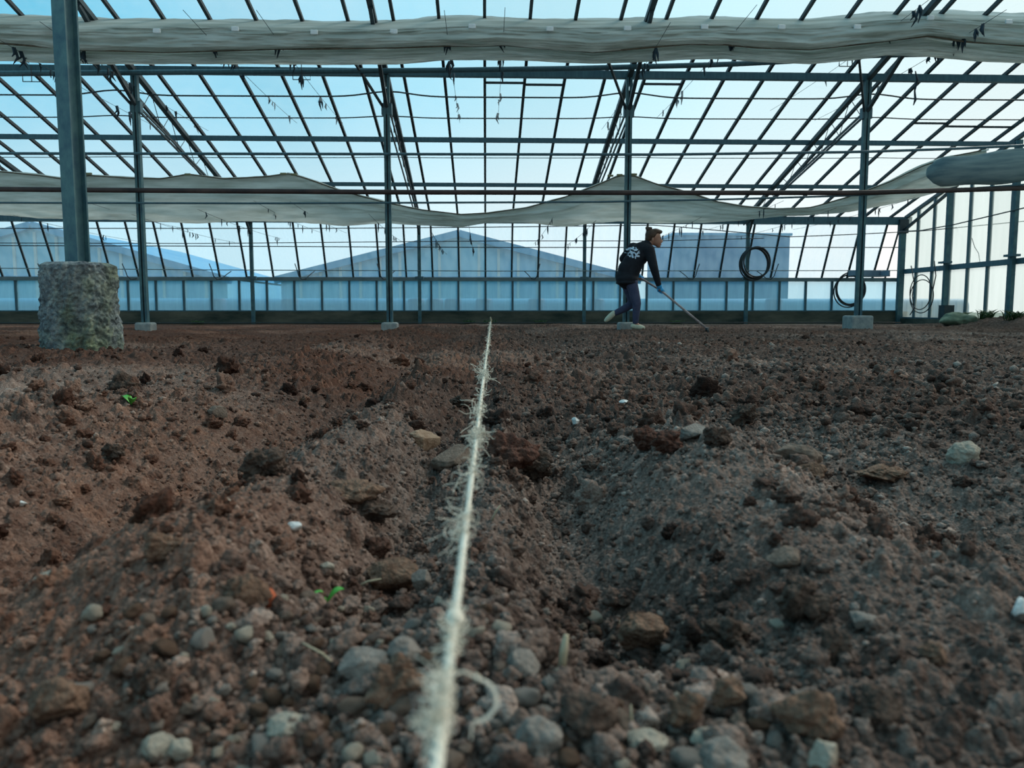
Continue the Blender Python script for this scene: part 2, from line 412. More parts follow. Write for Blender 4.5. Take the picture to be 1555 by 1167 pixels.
def build_crumbs():
    rng = np.random.RandomState(3)
    tl = [ico(1, k, .35, (1, .85, .75)) for k in range(8)]; th = [ico(3, 20 + k, .30, (1, .85, .75), 0, .38) for k in range(10)]
    tb = [ico(4, 60 + k, .34, (1, .9, .8), 0, .62) for k in range(12)]
    n = 56000
    s = rng.uniform(10 ** -.5, .36 ** -.5, n); Y = s ** -2.0
    X = (rng.uniform(-1, 1, n)) * (.28 + .80 * Y)
    k2 = slice(0, 24000); Y[k2] = rng.uniform(9 ** -.5, 1.1 ** -.5, 24000) ** -2.0; X[k2] = rng.uniform(-1, 1, 24000) * (.2 + .72 * Y[k2])
    r = .0021 * np.exp(np.minimum(rng.exponential(.34, n), 1.35)) * (1 + 1.0 * Y ** .7)
    zone = np.exp(-((X - .04) / .25) ** 2) * (1 - sm(Y, .72, 1.0)) + sm(Y, 1.2, 2.2) * sm(X, -.2, .6) * .7
    r = np.minimum(r * (.62 + .55 * zone), .022)
    cl = fbm(X * 2.2, Y * 2.2, 3, 201); ok = cl + .55 * zone > rng.uniform(-.55, .75, n)
    isb = np.zeros(n, bool); m_ = 620; k_ = rng.choice(n, m_, False); yb = rng.uniform(8.5 ** -.5, .8 ** -.5, m_) ** -2.0
    Y[k_] = yb; X[k_] = rng.uniform(-1, 1, m_) * (.1 + .72 * yb); r[k_] = np.minimum(.009 + rng.exponential(.0065, m_), .032) * np.minimum(.62 + .28 * yb, 1.5); isb[k_] = True
    ok[k_] = fbm(X[k_] * 1.6, Y[k_] * 1.6, 2, 203) > -.2
    ok &= (np.abs(X) < 9) & ~((np.abs(X + 2.865) < .27) & (np.abs(Y - 5.6) < .27))
    X, Y, r, isb = X[ok], Y[ok], r[ok], isb[ok]
    Z, T, RD = height(X, Y, True); Z = Z + r * .25
    T = np.clip(T + rng.normal(.03, .12, len(T)) - .18 * isb + .10 * sm(Y, 1.2, 2.5) * sm(X, -.4, .6), 0, 1); RD = np.clip(RD + .25 * isb, 0, 1)
    VV = []; FF = []; TT = []; RR = []; off = 0
    for k in range(len(X)):
        big = r[k] / Y[k] > .0085
        V, Fc = (tb if isb[k] else th if big else tl)[rng.randint(8)]
        a = rng.uniform(0, 6.28); c, sn = math.cos(a), math.sin(a); q = rng.uniform(.7, 1.25, 3) * r[k]
        W = V * q; W = np.stack([W[:, 0] * c - W[:, 1] * sn, W[:, 0] * sn + W[:, 1] * c, W[:, 2]], 1) + (X[k], Y[k], Z[k])
        VV.append(W); FF.append(Fc + off); off += len(V); TT.append(np.full(len(V), T[k])); RR.append(np.full(len(V), RD[k]))
    V = np.concatenate(VV).astype(np.float32); Fc = np.concatenate(FF).astype(np.int32)
    me = bpy.data.meshes.new('soil_crumbs'); me.vertices.add(len(V)); me.vertices.foreach_set('co', V.ravel())
    me.loops.add(len(Fc) * 3); me.loops.foreach_set('vertex_index', Fc.ravel())
    me.polygons.add(len(Fc)); me.polygons.foreach_set('loop_start', np.arange(0, len(Fc) * 3, 3, dtype=np.int32))
    me.polygons.foreach_set('loop_total', np.full(len(Fc), 3, np.int32)); me.polygons.foreach_set('use_smooth', np.ones(len(Fc), bool))
    me.update(calc_edges=True)
    for nm, A in (('tone', TT), ('red', RR)):
        at = me.attributes.new(nm, 'FLOAT', 'POINT'); at.data.foreach_set('value', np.concatenate(A).astype(np.float32))
    me.materials.append(M['soil'])
    o = bpy.data.objects.new('soil_crumbs', me); COL.objects.link(o)
    tag(o, 'loose brown soil crumbs scattered all over the tilled ground', 'soil', kind='stuff')
build_crumbs()

# grass outside
o = MB().add([(-70, 17.36, -.02), (70, 17.36, -.02), (70, 110, -.02), (-70, 110, -.02)], [(0, 1, 2, 3)]).build('ground_outside', M['field'])
tag(o, 'rough grass ground outside beyond the back wall', 'ground', kind='structure')
o = MB().add([(9.62, -4, -.02), (60, -4, -.02), (60, 17.3, -.02), (9.62, 17.3, -.02)], [(0, 1, 2, 3)]).build('ground_outside', M['field'])
tag(o, 'rough grass ground outside beyond the glazed right gable', 'ground', kind='structure')

# ------------------------------------------------------------------ glasshouse shell
SP = .6; YW = 17.2; YE = 17.1; ZE = 2.33; SL = .271; XR = 9.36; XL = -14.4
def roofz(Y): return ZE + SL * (YE - Y)
def roof_hit(px, py, off=0):
    d = ray(px, py); t = (ZE + SL * YE - off - CAMH) / (d.z + SL * d.y); return d.y * t
RIDGE = 4.0

wb = tag(empty('wall_back', (0, YW, 0)), 'glazed back wall on a low concrete curb', 'wall', kind='structure')
MB().box((XL, YW - .14, -.06), (XR + .15, YW + .06, .275)).build('curb', M['curb'], wb)
MB().box((XL, YW - .05, .255), (XR, YW + .05, .30)).build('bottom_rail', M['steel'], wb)
MB().box((XL, YW - .07, .945), (XR, YW + .05, 1.025)).build('sill_rail', M['galv'], wb)
MB().box((XL, YE - .09, ZE - .13), (XR + .1, YE + .08, ZE + .03)).build('eave_beam', M['steel'], wb)
k0 = -24; k1 = 15
for k in range(k0, k1 + 1):
    x = k * SP
    MB().box((x - .022, YW - .03, .29), (x + .022, YW + .03, .95)).build('mullion', M['steel'], wb)
    if k < k1: quad('pane', [(x + .02, YW, .30), (x + SP - .02, YW, .30), (x + SP - .02, YW, .95), (x + .02, YW, .95)], M['low_glass'], wb)
quad('pane', [(9.02, YW, .30), (XR - .02, YW, .30), (XR - .02, YW, .95), (9.02, YW, .95)], M['low_glass'], wb)

# outward-opening vents: hinged at the eave
YB = 17.78; ZB = 1.0; YT = YE + .09; ZT = ZE - .12
vn = 0
for b0 in range(k0, k1, 6):
    vn += 1
    b1 = min(b0 + 6, k1)
    w = tag(empty('window_%d' % vn, (b0 * SP, YT, ZB)), 'long top-hinged side vent swung outward above the sill', 'window', kind='structure')
    for k in range(b0, b1 + (1 if b1 == k1 else 0)):
        x = k * SP
        MB().beam((x, YT, ZT), (x, YB, ZB), .035, .04, (1, 0, 0)).build('glazing_bar', M['bar'], w)
    for k in range(b0, b1):
        x = k * SP
        quad('pane', [(x + .015, YB, ZB), (x + SP - .015, YB, ZB), (x + SP - .015, YT, ZT), (x + .015, YT, ZT)], M['wall_glass'], w)
    MB().beam((b0 * SP, YB, ZB), (b1 * SP, YB, ZB), .04, .03).build('bottom_frame', M['bar'], w)
# small fixed glass between the vents and the gable corner
MB().beam((9.0 + .3, YT, ZT), (9.0 + .3, YB, ZB), .03, .03, (1, 0, 0)).build('vent_end_bar', M['bar'], w)

ce = tag(empty('ceiling', (0, YE, ZE)), 'sloping glass roof on dark glazing bars', 'roof', kind='structure')
for k in range(k0, k1 + 1):
    x = k * SP
    MB().beam((x, YE, ZE + .02), (x, RIDGE, roofz(RIDGE) + .02), .042, .05).build('glazing_bar', M['bar'], ce)
    x1 = min(x + SP, XR)
    y0, y1 = YE + .1, RIDGE
    quad('pane', [(x, y0, roofz(y0) + .05), (x1, y0, roofz(y0) + .05), (x1, y1, roofz(y1) + .05), (x, y1, roofz(y1) + .05)], M['roof_glass'], ce)
MB().beam((XR, YE, ZE + .02), (XR, RIDGE, roofz(RIDGE) + .02), .06, .07).build('gable_rafter', M['truss'], ce)
MB().beam((XL, RIDGE, roofz(RIDGE)), (XR, RIDGE, roofz(RIDGE)), .08, .12).build('ridge_beam', M['steel'], ce)
for py, w_, h_, m_ in ((42, .05, .05, 'steel'), (112, .09, .10, 'steel'), (213, .07, .075, 'steel'), (281, .06, .07, 'steel')):
    y = roof_hit(737, py, .06)
    MB().beam((XL, y, roofz(y) - .06), (XR, y, roofz(y) - .06), w_, h_).build('purlin', M[m_], ce)
# a few short glass lap bars that show darker
for (px, py, n) in ((770, 129, 1), (829, 132, 1), (1009, 131, 1), (1500, 125, 1), (1395, 190, 1), (1460, 195, 1), (1530, 196, 1)):
    y = roof_hit(px, py); X = P(px, py, y).x; k = math.floor(X / SP)
    MB().beam((k * SP, y, roofz(y) + .03), ((k + n) * SP, y, roofz(y) + .03), .03, .03).build('lap_bar', M['bar'], ce)

# right gable wall
wr = tag(empty('wall_right', (XR, 10, 0)), 'frosted glass gable wall with slim teal mullions', 'wall', kind='structure')
YG0 = 4.0
MB().box((XR - .08, YG0, -.06), (XR + .12, YW - .1, .12)).build('curb', M['curb'], wr)
ys = [YW - .03 - SP * i for i in range(0, 22)]
def gz(y): return roofz(min(y, YE)) + .0
for i, y in enumerate(ys):
    MB().box((XR - .03, y - .022, .10), (XR + .03, y + .022, gz(y))).build('mullion', M['steel'], wr)
    y2 = y - SP
    quad('pane', [(XR, y, .12), (XR, y2, .12), (XR, y2, 1.12), (XR, y, 1.12)], M['gable_glass'], wr)
    quad('pane', [(XR, y, 1.2), (XR, y2, 1.2), (XR, y2, gz(y2)), (XR, y, gz(y))], M['gable_glass'], wr)
MB().box((XR - .05, YG0, 1.11), (XR + .04, YW, 1.21)).build('middle_rail', M['steel'], wr)
MB().box((XR - .04, YG0, .10), (XR + .04, YW, .15)).build('bottom_rail', M['steel'], wr)

# left end wall far out of frame keeps the light honest
wl = tag(empty('wall_left', (XL, 10, 0)), 'glazed left end wall', 'wall', kind='structure')
quad('pane', [(XL, YW, 0), (XL, 4, 0), (XL, 4, roofz(4)), (XL, YW, ZE)], M['gable_glass'], wl)
MB().box((XL - .05, 4, 1.11), (XL + .05, YW, 1.21)).build('middle_rail', M['steel'], wl)

# back wall posts (one per bay)
BX = [-1.435 + 3.6 * i for i in range(-3, 3)]
names = ['far left', 'left', 'left of the centre gable', 'left of the string', 'right of the string', 'right']
lab = ['slim teal post of the back wall at the far left edge',
       'slim teal post of the back wall hidden behind the big column',
       'slim teal back wall post left of the pale neighbouring gable',
       'slim teal back wall post in front of the neighbouring gable peak',
       'slim teal back wall post just left of the raking person',
       'slim teal back wall post beside the upper hose coil']
for i, x in enumerate(BX):
    t = tag(empty('wall_post', (x, 16.93, 0)), lab[i], 'post', 'posts along the back wall')
    MB().box((x - .035, 16.90, -.02), (x + .035, 16.97, ZE - .05)).build('shaft', M['steel2'], t)
    MB().beam((x, 16.93, 1.92), (x - .02, 16.45, 2.40), .04, .04).build('brace', M['truss'], t)
    MB().box((x - .09, 16.89, .97), (x + .09, 16.98, 1.03)).build('bracket', M['steel'], t)
t = tag(empty('corner_post', (9.27, 17.02, 0)), 'thick dark teal corner post where back wall meets the gable', 'post')
MB().box((9.21, 16.98, -.02), (9.33, 17.08, ZE - .1)).build('shaft', M['steel2'], t)
MB().beam((9.27, 17.0, 2.05), (9.27, 15.1, 2.75), .05, .05).build('brace', M['truss'], t)
MB().box((9.16, 16.95, 2.0), (9.36, 17.05, 2.3)).build('gusset', M['truss'], t)
for i, (y, l) in enumerate(((15.35, 'teal gable post beside the thin hose loop'), (13.37, 'teal gable post at the right edge of the view'), (11.4, 'teal gable post nearest the viewer'))):
    t = tag(empty('gable_post', (9.27, y, 0)), l, 'post', 'posts along the right gable')
    MB().box((9.24, y - .035, 0), (9.31, y + .035, roofz(y) - .1)).build('shaft', M['steel2'], t)
    MB().box((9.18, y - .12, 1.24), (9.33, y + .12, 1.28)).build('bracket', M['steel'], t)

# ------------------------------------------------------------------ row of posts, trusses
PX = [-8.63, -5.03, -1.43, 2.12, 5.68]
plab = ['teal steel post standing beyond the left edge behind the big column', 'slim teal steel post on a small pale block right of the big column',
        'slim teal steel post on a flat pale block left of the string', 'slim teal steel post behind the raking person',
        'teal steel post on a square concrete block in front of the lower hose coil']
tlab = ['dark lattice roof truss at the far left', 'dark lattice roof truss above the post next to the big column', 'dark lattice roof truss just left of the string',
        'dark lattice roof truss above the raking person', 'dark lattice roof truss above the post at the right']
for i, x in enumerate(PX):
    t = tag(empty('support_post', (x, 11.6, 0)), plab[i], 'post', 'row of slim support posts')
    top = roofz(11.6) - .06
    for sx in (-.028, .028):
        MB().box((x + sx - .017, 11.56, .1), (x + sx + .017, 11.64, top)).build('channel', M['steel2'], t)
    MB().box((x - .012, 11.585, .1), (x + .012, 11.615, top - .25)).build('web', M['bar'], t)
    MB().box((x - .075, 11.57, top - .62), (x + .075, 11.66, top - .46)).build('bracket', M['steel'], t)
    b = MB(); s = .12 if i < 4 else .17; hb = .12 if i < 4 else .22
    b.box((x - s, 11.6 - s, -.06), (x + s, 11.6 + s, hb))
    bo = b.build('base_block', M['block'], t); bv = bo.modifiers.new('b', 'BEVEL'); bv.width = .03; bv.segments = 2
    # truss from this post to the eave, following the roof
    r = tag(empty('roof_truss', (x, 11.6, top)), tlab[i], 'truss', 'lattice roof trusses')
    y1 = 16.9
    ut = lambda y: roofz(y) - .10
    lt = lambda y: roofz(y) - .42 + .20 * max(0, (y - 12.2) / 4.7)
    MB().beam((x, 9.0, ut(9.0)), (x, y1, ut(y1)), .075, .07).build('top_chord', M['truss'], r)
    for sx in (-.03, .03):
        MB().beam((x + sx, 11.6, lt(11.6) - .16), (x + sx, y1, lt(y1)), .022, .03).build('bottom_chord', M['truss'], r)
    MB().beam((x - .0, 11.6, top - .52), (x, 10.1, roofz(10.1) - .16), .05, .05).build('knee_brace', M['truss'], r)
    MB().beam((x - .02, 11.62, top - .56), (x - .5, 10.9, roofz(10.9) - .1), .03, .03).build('side_brace', M['truss'], r)
    n = 15; z = MB()
    for q in range(n):
        ya = 11.8 + (y1 - 11.8) * q / n; yb = 11.8 + (y1 - 11.8) * (q + 1) / n
        if q % 2 == 0: z.tube([(x, ya, lt(ya) - .1 * (1 - q / n)), (x, yb, ut(yb))], .006, 5)
        else: z.tube([(x, ya, ut(ya)), (x, yb, lt(yb) - .1 * (1 - q / n))], .006, 5)
    z.build('lattice_rod', M['wire'], r)

# large front column with its concrete footing
cx_, cy_ = -2.88, 5.6
t = tag(empty('main_column', (cx_, cy_, 0)), 'large blue-green steel column on a rough round concrete footing', 'column')
sec = MB(); a = R(-19); w2 = .056; th = .012
def rot(p): return (cx_ + p[0] * math.cos(a) - p[1] * math.sin(a), cy_ + p[0] * math.sin(a) + p[1] * math.cos(a))
prof = [(-w2, -w2), (w2, -w2), (w2, -w2 + th), (th / 2 - .0, -w2 + th), (th / 2, w2 - th), (w2, w2 - th), (w2, w2), (-w2, w2), (-w2, w2 - th), (-th / 2, w2 - th), (-th / 2, -w2 + th), (-w2, -w2 + th)]
prof[3] = (.02, -w2 + th); prof[4] = (.02, w2 - th)
zt = 5.35
vs = [(*rot(p), .5) for p in prof] + [(*rot(p), zt) for p in prof]; n = len(prof)
fs = [(k, (k + 1) % n, n + (k + 1) % n, n + k) for k in range(n)]
sec.add(vs, fs + [tuple(range(n, 2 * n)), tuple(range(n))[::-1]]); sec.build('steel_shaft', M['steel2'], t)
# footing
ft = MB(); nz, na = 120, 240; vs = []; fs = []
from mathutils import noise as mn
for j in range(nz + 1):
    zz = -.12 + .75 * j / nz
    for k in range(na):
        an = 2 * math.pi * k / na; p = Vector((math.cos(an), math.sin(an), zz * 2.2))
        r = .262 - .030 * (zz / .62) + .014 * mn.noise(p * 2.0) + .012 * mn.noise(p * 6) + .012 * mn.noise(Vector((p.x * 14, p.y * 14, p.z * 20))) + .014 * (.4 - mn.voronoi(Vector((p.x * 9, p.y * 9, p.z * 13)))[0][0])
        if j > nz - 3: r -= .012 * (j - nz + 3)
        vs.append((cx_ - .0 + r * math.cos(an), cy_ + r * math.sin(an), zz + .010 * mn.noise(p * 3 + Vector((5, 5, 5)))))
for j in range(nz):
    for k in range(na):
        k2 = (k + 1) % na; fs.append((j * na + k, j * na + k2, (j + 1) * na + k2, (j + 1) * na + k))
vs.append((cx_ - .03, cy_, .645)); c = len(vs) - 1
for k in range(na): fs.append((nz * na + k, nz * na + (k + 1) % na, c))
ft.add(vs, fs).build('concrete_footing', M['footing'], t, smooth=True)

# ------------------------------------------------------------------ pipes and long rods
def long_tube(name, pts, r, m, label, cat, n=10, seg=1):
    t = MB().tube(pts, r, n).build(name, M[m], None, True); return tag(t, label, cat)

def pline(ctrl, Y, x0=-420, x1=1655, n=50):
    xs = [c[0] for c in ctrl]; ysv = [c[1] for c in ctrl]; out = []
    for i in range(n + 1):
        px = x0 + (x1 - x0) * i / n; out.append(P(px, float(np.interp(px, xs, ysv)), Y))
    return out
def span(pts, z_const=False):
    return pts
long_tube('screen_pipe', pline([(-60, 113), (0, 112), (650, 107), (870, 104), (1100, 98), (1200, 93), (1330, 84), (1620, 78)], 11.2), .036, 'steel', 'teal pipe just below the upper shade cloth, running wall to wall', 'pipe')
long_tube('heating_pipe', pline([(-60, 287), (300, 290), (600, 292), (1000, 293), (1300, 293), (1450, 289), (1620, 284)], 11.42), .036, 'pipe', 'rusty dark heating pipe crossing in front of the lower cloth', 'pipe')
t = bpy.data.objects['heating_pipe']
long_tube('tie_pipe', pline([(-60, 233), (500, 234), (1000, 235), (1300, 231), (1450, 226), (1620, 218)], 11.44), .020, 'steel', 'slim teal pipe high up under the second purlin', 'pipe')
long_tube('lower_tie_pipe', pline([(-60, 308), (400, 309), (900, 307), (1100, 303), (1300, 297), (1450, 288), (1620, 276)], 11.45), .015, 'steel', 'thin teal pipe just below the rusty heating pipe', 'pipe')
def wavy(y0, amp, Y, m='wire', r=.008, label='', name='bracing_wire', sag=0):
    pts = []
    for i in range(121):
        px = -340 + 1990 * i / 120
        # rises towards each truss line
        d = min(abs(px - q) for q in (175, 590, 955, 1325)); py = y0 + amp * (1 - math.exp(-(d / 45.) ** 2)) + sag * (px - 777) / 777
        pts.append(P(px, py, Y))
    return long_tube(name, pts, r, m, label, 'wire', 6)
wavy(140, 8, 12.1, label='dark bracing wire kinked up at every post, below the upper pipe', r=.012, sag=4)
wavy(177, 3, 12.9, label='dark straight bracing wire above the second purlin', r=.010, sag=2, name='bracing_rod')
wavy(239, 1, 14.2, label='thin wire hidden close beneath the slim teal pipe', r=.007, name='upper_wire', sag=1)
long_tube('vent_rod', pline([(-60, 347), (500, 347), (760, 345), (1000, 342), (1200, 360), (1300, 356), (1400, 351), (1620, 330)], 15.2), .010, 'wire', 'thin rod running just below the lower shade cloth', 'rod', 6)
long_tube('wall_wire', pline([(-60, 369), (300, 370), (760, 366), (1000, 366), (1160, 362)], 15.8, x1=1160), .009, 'wire', 'thin wire crossing the tops of the side vents', 'wire', 6)
long_tube('wall_rod', pline([(-60, 373), (300, 374), (760, 376), (1364, 376)], 16.6, x1=1364), .011, 'wire', 'thin rod across the middle of the side vents', 'rod', 6)
long_tube('vent_shaft', pline([(-60, 407), (300, 410), (760, 412), (1364, 411)], 16.88, x1=1364), .010, 'galv', 'thin galvanised vent shaft above the sill of the back wall', 'rod', 6)
# a rod on the gable
long_tube('gable_wire', [P(1364, 352, 16.9), P(1400, 350, 16.0), P(1450, 341, 15.0), P(1555, 316, 13.1), P(1620, 300, 12)], .012, 'wire', 'thin sagging wire in front of the frosted gable', 'wire', 6)
long_tube('ground_pipe', [(x, 16.6 + .03 * math.sin(x), .03) for x in np.linspace(-12, 9.1, 40)], .014, 'hose', 'thin black water pipe lying along the foot of the back curb', 'pipe', 6)

# ------------------------------------------------------------------ shade cloths
def cloth(name, secs, xs, label, m='screen', thick=.004, seed=0, amp=.02):
    """secs: for each column the list of (py, Y); smooth drape over the columns"""
    pts = []; ncol = 260; from mathutils import noise as mn
    K = len(secs[0]); 
    for i in range(ncol + 1):
        px = xs[0] + (xs[-1] - xs[0]) * i / ncol
        ctr = []
        for k in range(K):
            yv = np.interp(px, xs, [s[k][0] for s in secs]); Yv = np.interp(px, xs, [s[k][1] for s in secs])
            ctr.append(P(px, float(yv), float(Yv)))
        sub = 10; row = []
        for k in range(K - 1):
            p0 = ctr[max(k - 1, 0)]; p1 = ctr[k]; p2 = ctr[k + 1]; p3 = ctr[min(k + 2, K - 1)]
            for q in range(sub + (1 if k == K - 2 else 0)):
                t = q / sub
                row.append(.5 * ((2 * p1) + (p2 - p0) * t + (2 * p0 - 5 * p1 + 4 * p2 - p3) * t * t + (3 * p1 - p0 - 3 * p2 + p3) * t ** 3))
        pts.append(row)
    nr = len(pts[0]); vs = []; fs = []
    for i in range(ncol + 1):
        for j, p in enumerate(pts[i]):
            q = Vector((p.x * .9, j * .16, seed))
            d = amp * (mn.noise(q) + .6 * mn.noise(Vector((p.x * 2.6, j * .42, seed + 4))) + .25 * mn.noise(Vector((p.x * 7, j * .8, seed + 9))))
            edge = min(1, j / 2, (nr - 1 - j) / 2)
            vs.append(p + Vector((0, d * 1.5, d * .7 * edge)))
    for i in range(ncol):
        for j in range(nr - 1):
            fs.append((i * nr + j, i * nr + j + 1, (i + 1) * nr + j + 1, (i + 1) * nr + j))
    o = MB().add(vs, fs).build(name, M[m], None, True)
    return tag(o, label, 'shade cloth')

U = [(-330, 34, 64, 92), (-70, 33, 65, 92), (0, 33, 66, 93), (75, 35, 72, 95), (125, 39, 76, 97), (250, 40, 80, 98), (345, 41, 77, 97), (425, 43, 75, 98), (520, 43, 74, 98), (600, 42, 73, 98), (680, 37, 70, 91),
     (720, 36, 71, 91), (765, 37, 69, 92), (850, 40, 76, 95), (900, 41, 80, 96), (1000, 39, 71, 93), (1040, 37, 68, 90), (1100, 37, 68, 89), (1150, 38, 73, 94), (1230, 40, 76, 98), (1300, 34, 68, 90),
     (1345, 29, 63, 84), (1410, 26, 55, 86), (1470, 28, 64, 92), (1555, 32, 70, 97), (1630, 34, 70, 97), (1760, 33, 68, 95)]
secs = []
for x, a_, b_, c_ in U:
    secs.append([(a_ - 12, 10.7), (a_, 10.05), (a_ + .3 * (b_ - a_), 9.93), (a_ + .7 * (b_ - a_), 9.86), (b_ - 1, 9.98), (b_ + .5, 10.32), (b_ + .3 * (c_ - b_), 10.2), (b_ + .7 * (c_ - b_), 10.16), (c_, 10.3), (c_ - 3, 10.7)])
up = cloth('upper_shade_cloth', secs, [u[0] for u in U], 'grey bunched shade cloth hanging across the top of the view', amp=.055)
L = [(-330, 262, 328), (-70, 258, 322), (0, 260, 325), (60, 266, 330), (95, 271, 331), (135, 266, 333), (200, 270, 334), (245, 271, 336), (285, 264, 337), (340, 271, 336), (400, 268, 335), (440, 263, 336), (470, 272, 339), (520, 290, 343), (590, 308, 338),
     (640, 318, 342), (700, 325, 345), (740, 323, 339), (800, 315, 339), (860, 298, 343), (905, 281, 337), (940, 266, 335), (965, 267, 337), (1000, 280, 338), (1040, 290, 337), (1090, 306, 336), (1130, 313, 334), (1180, 317, 329),
     (1230, 315, 327), (1290, 298, 322), (1350, 276, 311), (1400, 252, 298), (1440, 238, 285), (1500, 226, 268)]
secs = []
for x, a_, c_ in L:
    m_ = (a_ + c_) / 2
    Yb = 13.2 - max(0, (x - 1290)) * .0045
    secs.append([(a_ + 2, Yb + .25), (a_, Yb), (a_ + .33 * (c_ - a_), Yb - .06), (a_ + .66 * (c_ - a_), Yb - .05), (c_, Yb + .05), (c_ - 2, Yb + .3)])
lo = cloth('lower_shade_cloth', secs, [u[0] for u in L], 'pale grey shade cloth draped in scallops behind the heating pipe', amp=.045, seed=30)
def cord_on(par, name, pts_, r, m, lb):
    o = MB().tube(pts_, r, 6).build(name, m, None, True); o.parent = par; o.location = Vector(o.location) - Vector(par.location); o['label'] = lb
hem_shade_m = simple('brown_hem_and_fold_shade', (.05, .045, .03), (.14, .125, .09), .9, 20)  # brown of the lower hem, also used for the painted fold shade
cord_on(up, 'crease_shade', [P(x, float(np.interp(x, [u[0] for u in U], [u[2] for u in U])), 9.96) for x in np.linspace(-60, 1620, 160)], [.006 + .006 * abs(math.sin(k * .21) * math.sin(k * .07 + 1)) for k in range(160)], hem_shade_m, 'dark cord standing in for the shade in the cloth fold')  # brown tube added to darken the fold, shade given as colour
cord_on(lo, 'top_hem', [P(x, float(np.interp(x, [u[0] for u in L], [u[1] for u in L])) + .8, 13.16 - max(0, (x - 1290)) * .0045) for x in np.linspace(-60, 1490, 160)], .011, hem_shade_m, 'brownish bunched top hem')
for off_ in (.10, .2):
    b = MB(); vs = []; fs = []
    for i in range(201):
        x = -65 + 1690 * i / 200; a_ = float(np.interp(x, [u[0] for u in U], [u[1] for u in U])); b_ = float(np.interp(x, [u[0] for u in U], [u[2] for u in U]))
        for k in range(5): 
            q = P(x, a_ + 2 + (b_ - a_ - 3) * k / 4, 10.06 + off_ + .05 * math.sin(k * 1.5)); vs.append(q + Vector((0, .03 * mn.noise(q * 2.2), 0)))
    for i in range(200):
        for k in range(4): fs.append((i * 5 + k, i * 5 + k + 1, (i + 1) * 5 + k + 1, (i + 1) * 5 + k))
    o = b.add(vs, fs).build('inner_fold', M['screen'], None, True); o.parent = up; o.location = Vector(o.location) - Vector(up.location)
# the rolled end at right
pts = []; rr = []
for i in range(30):
    t_ = i / 29; px = 1408 + 330 * t_; py = 262 - 34 * t_ + 4 * math.sin(t_ * 5); pts.append(P(px, py, 11.9 - .9 * t_)); rr.append((.20 + .05 * math.sin(t_ * 3)) + .012 * math.sin(t_ * 23))
rr[0] *= .35; rr[1] *= .8
o = MB().tube(pts, rr, 28).build('rolled_shade_cloth', M['tube'], None, True)
tag(o, 'thick blue-grey roll of cloth hanging at the right edge', 'rolled cloth')

# clips on the cloth edges
def clip(px, py, Y, m, w=.05, h=.035, nm='cloth_clip', label='', grp=None):
    p = P(px, py, Y); b = MB().box((p.x - w / 2, p.y - .012, p.z - h / 2), (p.x + w / 2, p.y + .012, p.z + h / 2)); o = b.build(nm, M[m]); bv = o.modifiers.new('b', 'BEVEL'); bv.width = .006
    o['label'] = label; par = up if m == 'white_clip' else lo; o.parent = par; o.location = Vector(o.location) - Vector(par.location); return o
for px, py in ((238, 47), (357, 44), (477, 49), (598, 48), (717, 40), (835, 44), (953, 43), (1070, 41), (1187, 41), (1302, 41), (1413, 27), (1532, 33)):
    clip(px, py, 9.93, 'white_clip', .09, .055, 'cloth_clip', 'white plastic clip on the top edge of the upper shade cloth', 'white clips along the upper cloth')
for px, py in ((135, 264), (285, 265), (430, 264), (446, 265), (927, 267), (941, 266), (963, 265)):
    clip(px, py, 13.12, 'clip', .10, .035, 'cloth_clip', 'yellowed clip on a peak of the lower shade cloth', 'yellowed clips along the lower cloth')

# ------------------------------------------------------------------ wires with knotted ties running away from the viewer
tie_meshes = []
for k in range(6):
    rnd = random.Random(50 + k); b = MB(); 
    for q in range(rnd.choice((2, 3))):
        x0 = rnd.uniform(-.03, .03); l = rnd.uniform(.05, .16)
        b.tube([(x0, 0, .012), (x0 + rnd.uniform(-.02, .02), rnd.uniform(-.02, .02), -l * .5), (x0 + rnd.uniform(-.04, .04), rnd.uniform(-.03, .03), -l)], [.011, .014, .003], 5)
    tie_meshes.append(b.mesh('string_tie', M['tie'], True))
tie_meshes2 = []
for k in range(4):
    rnd = random.Random(90 + k); b = MB(); l = rnd.uniform(.06, .13)
    b.tube([(0, 0, .01), (rnd.uniform(-.02, .02), 0, -l * .5), (rnd.uniform(-.03, .03), 0, -l)], [.006, .010, .002], 5)
    tie_meshes2.append(b.mesh('string_tie', M['tie'], True))

def wire(px, py, Y0, Y1, ties, label, sag=.05, tm=tie_meshes, r=.0035, dz=0, grp='wires running away below the roof'):
    p = P(px, py, 10.2 if Y0 < 10 else Y0); x, z = p.x, p.z
    f = lambda y: z + dz * (y - 10.2) - sag * 4 * ((y - Y0) / (Y1 - Y0)) * (1 - (y - Y0) / (Y1 - Y0))
    t = tag(empty('training_wire', (x, Y0, z)), label, 'wire', grp)
    MB().tube([(x, Y0 + (Y1 - Y0) * i / 16, f(Y0 + (Y1 - Y0) * i / 16)) for i in range(17)], r, 5).build('wire', M['wire'], t)
    rnd = random.Random(int(px * 7 + py))
    for y in ties:
        o = bpy.data.objects.new('string_tie', tm[rnd.randrange(len(tm))]); COL.objects.link(o); o.parent = t
        o.location = Vector((x, y, f(y) - .004)) - Vector(t.location); o.rotation_euler = (0, 0, rnd.uniform(0, 6.28)); s = rnd.uniform(.7, 1.35); o.scale = (s, s, s)
wd = [(38, 80, 'left of the big column'), (130, 78, 'passing just right of the big column'), (325, 62, 'left of the pale clip above the heating pipe'), (425, 62, 'halfway between column and string'), (681, 62, 'directly left of the string line'),
      (764, 58, 'directly right of the string line'), (990, 78, 'above the raking person'), (1108, 54, 'right of the raking person'), (1355, 38, 'left of two at the upper right'), (1450, 60, 'rightmost, heavy with blue ties')]
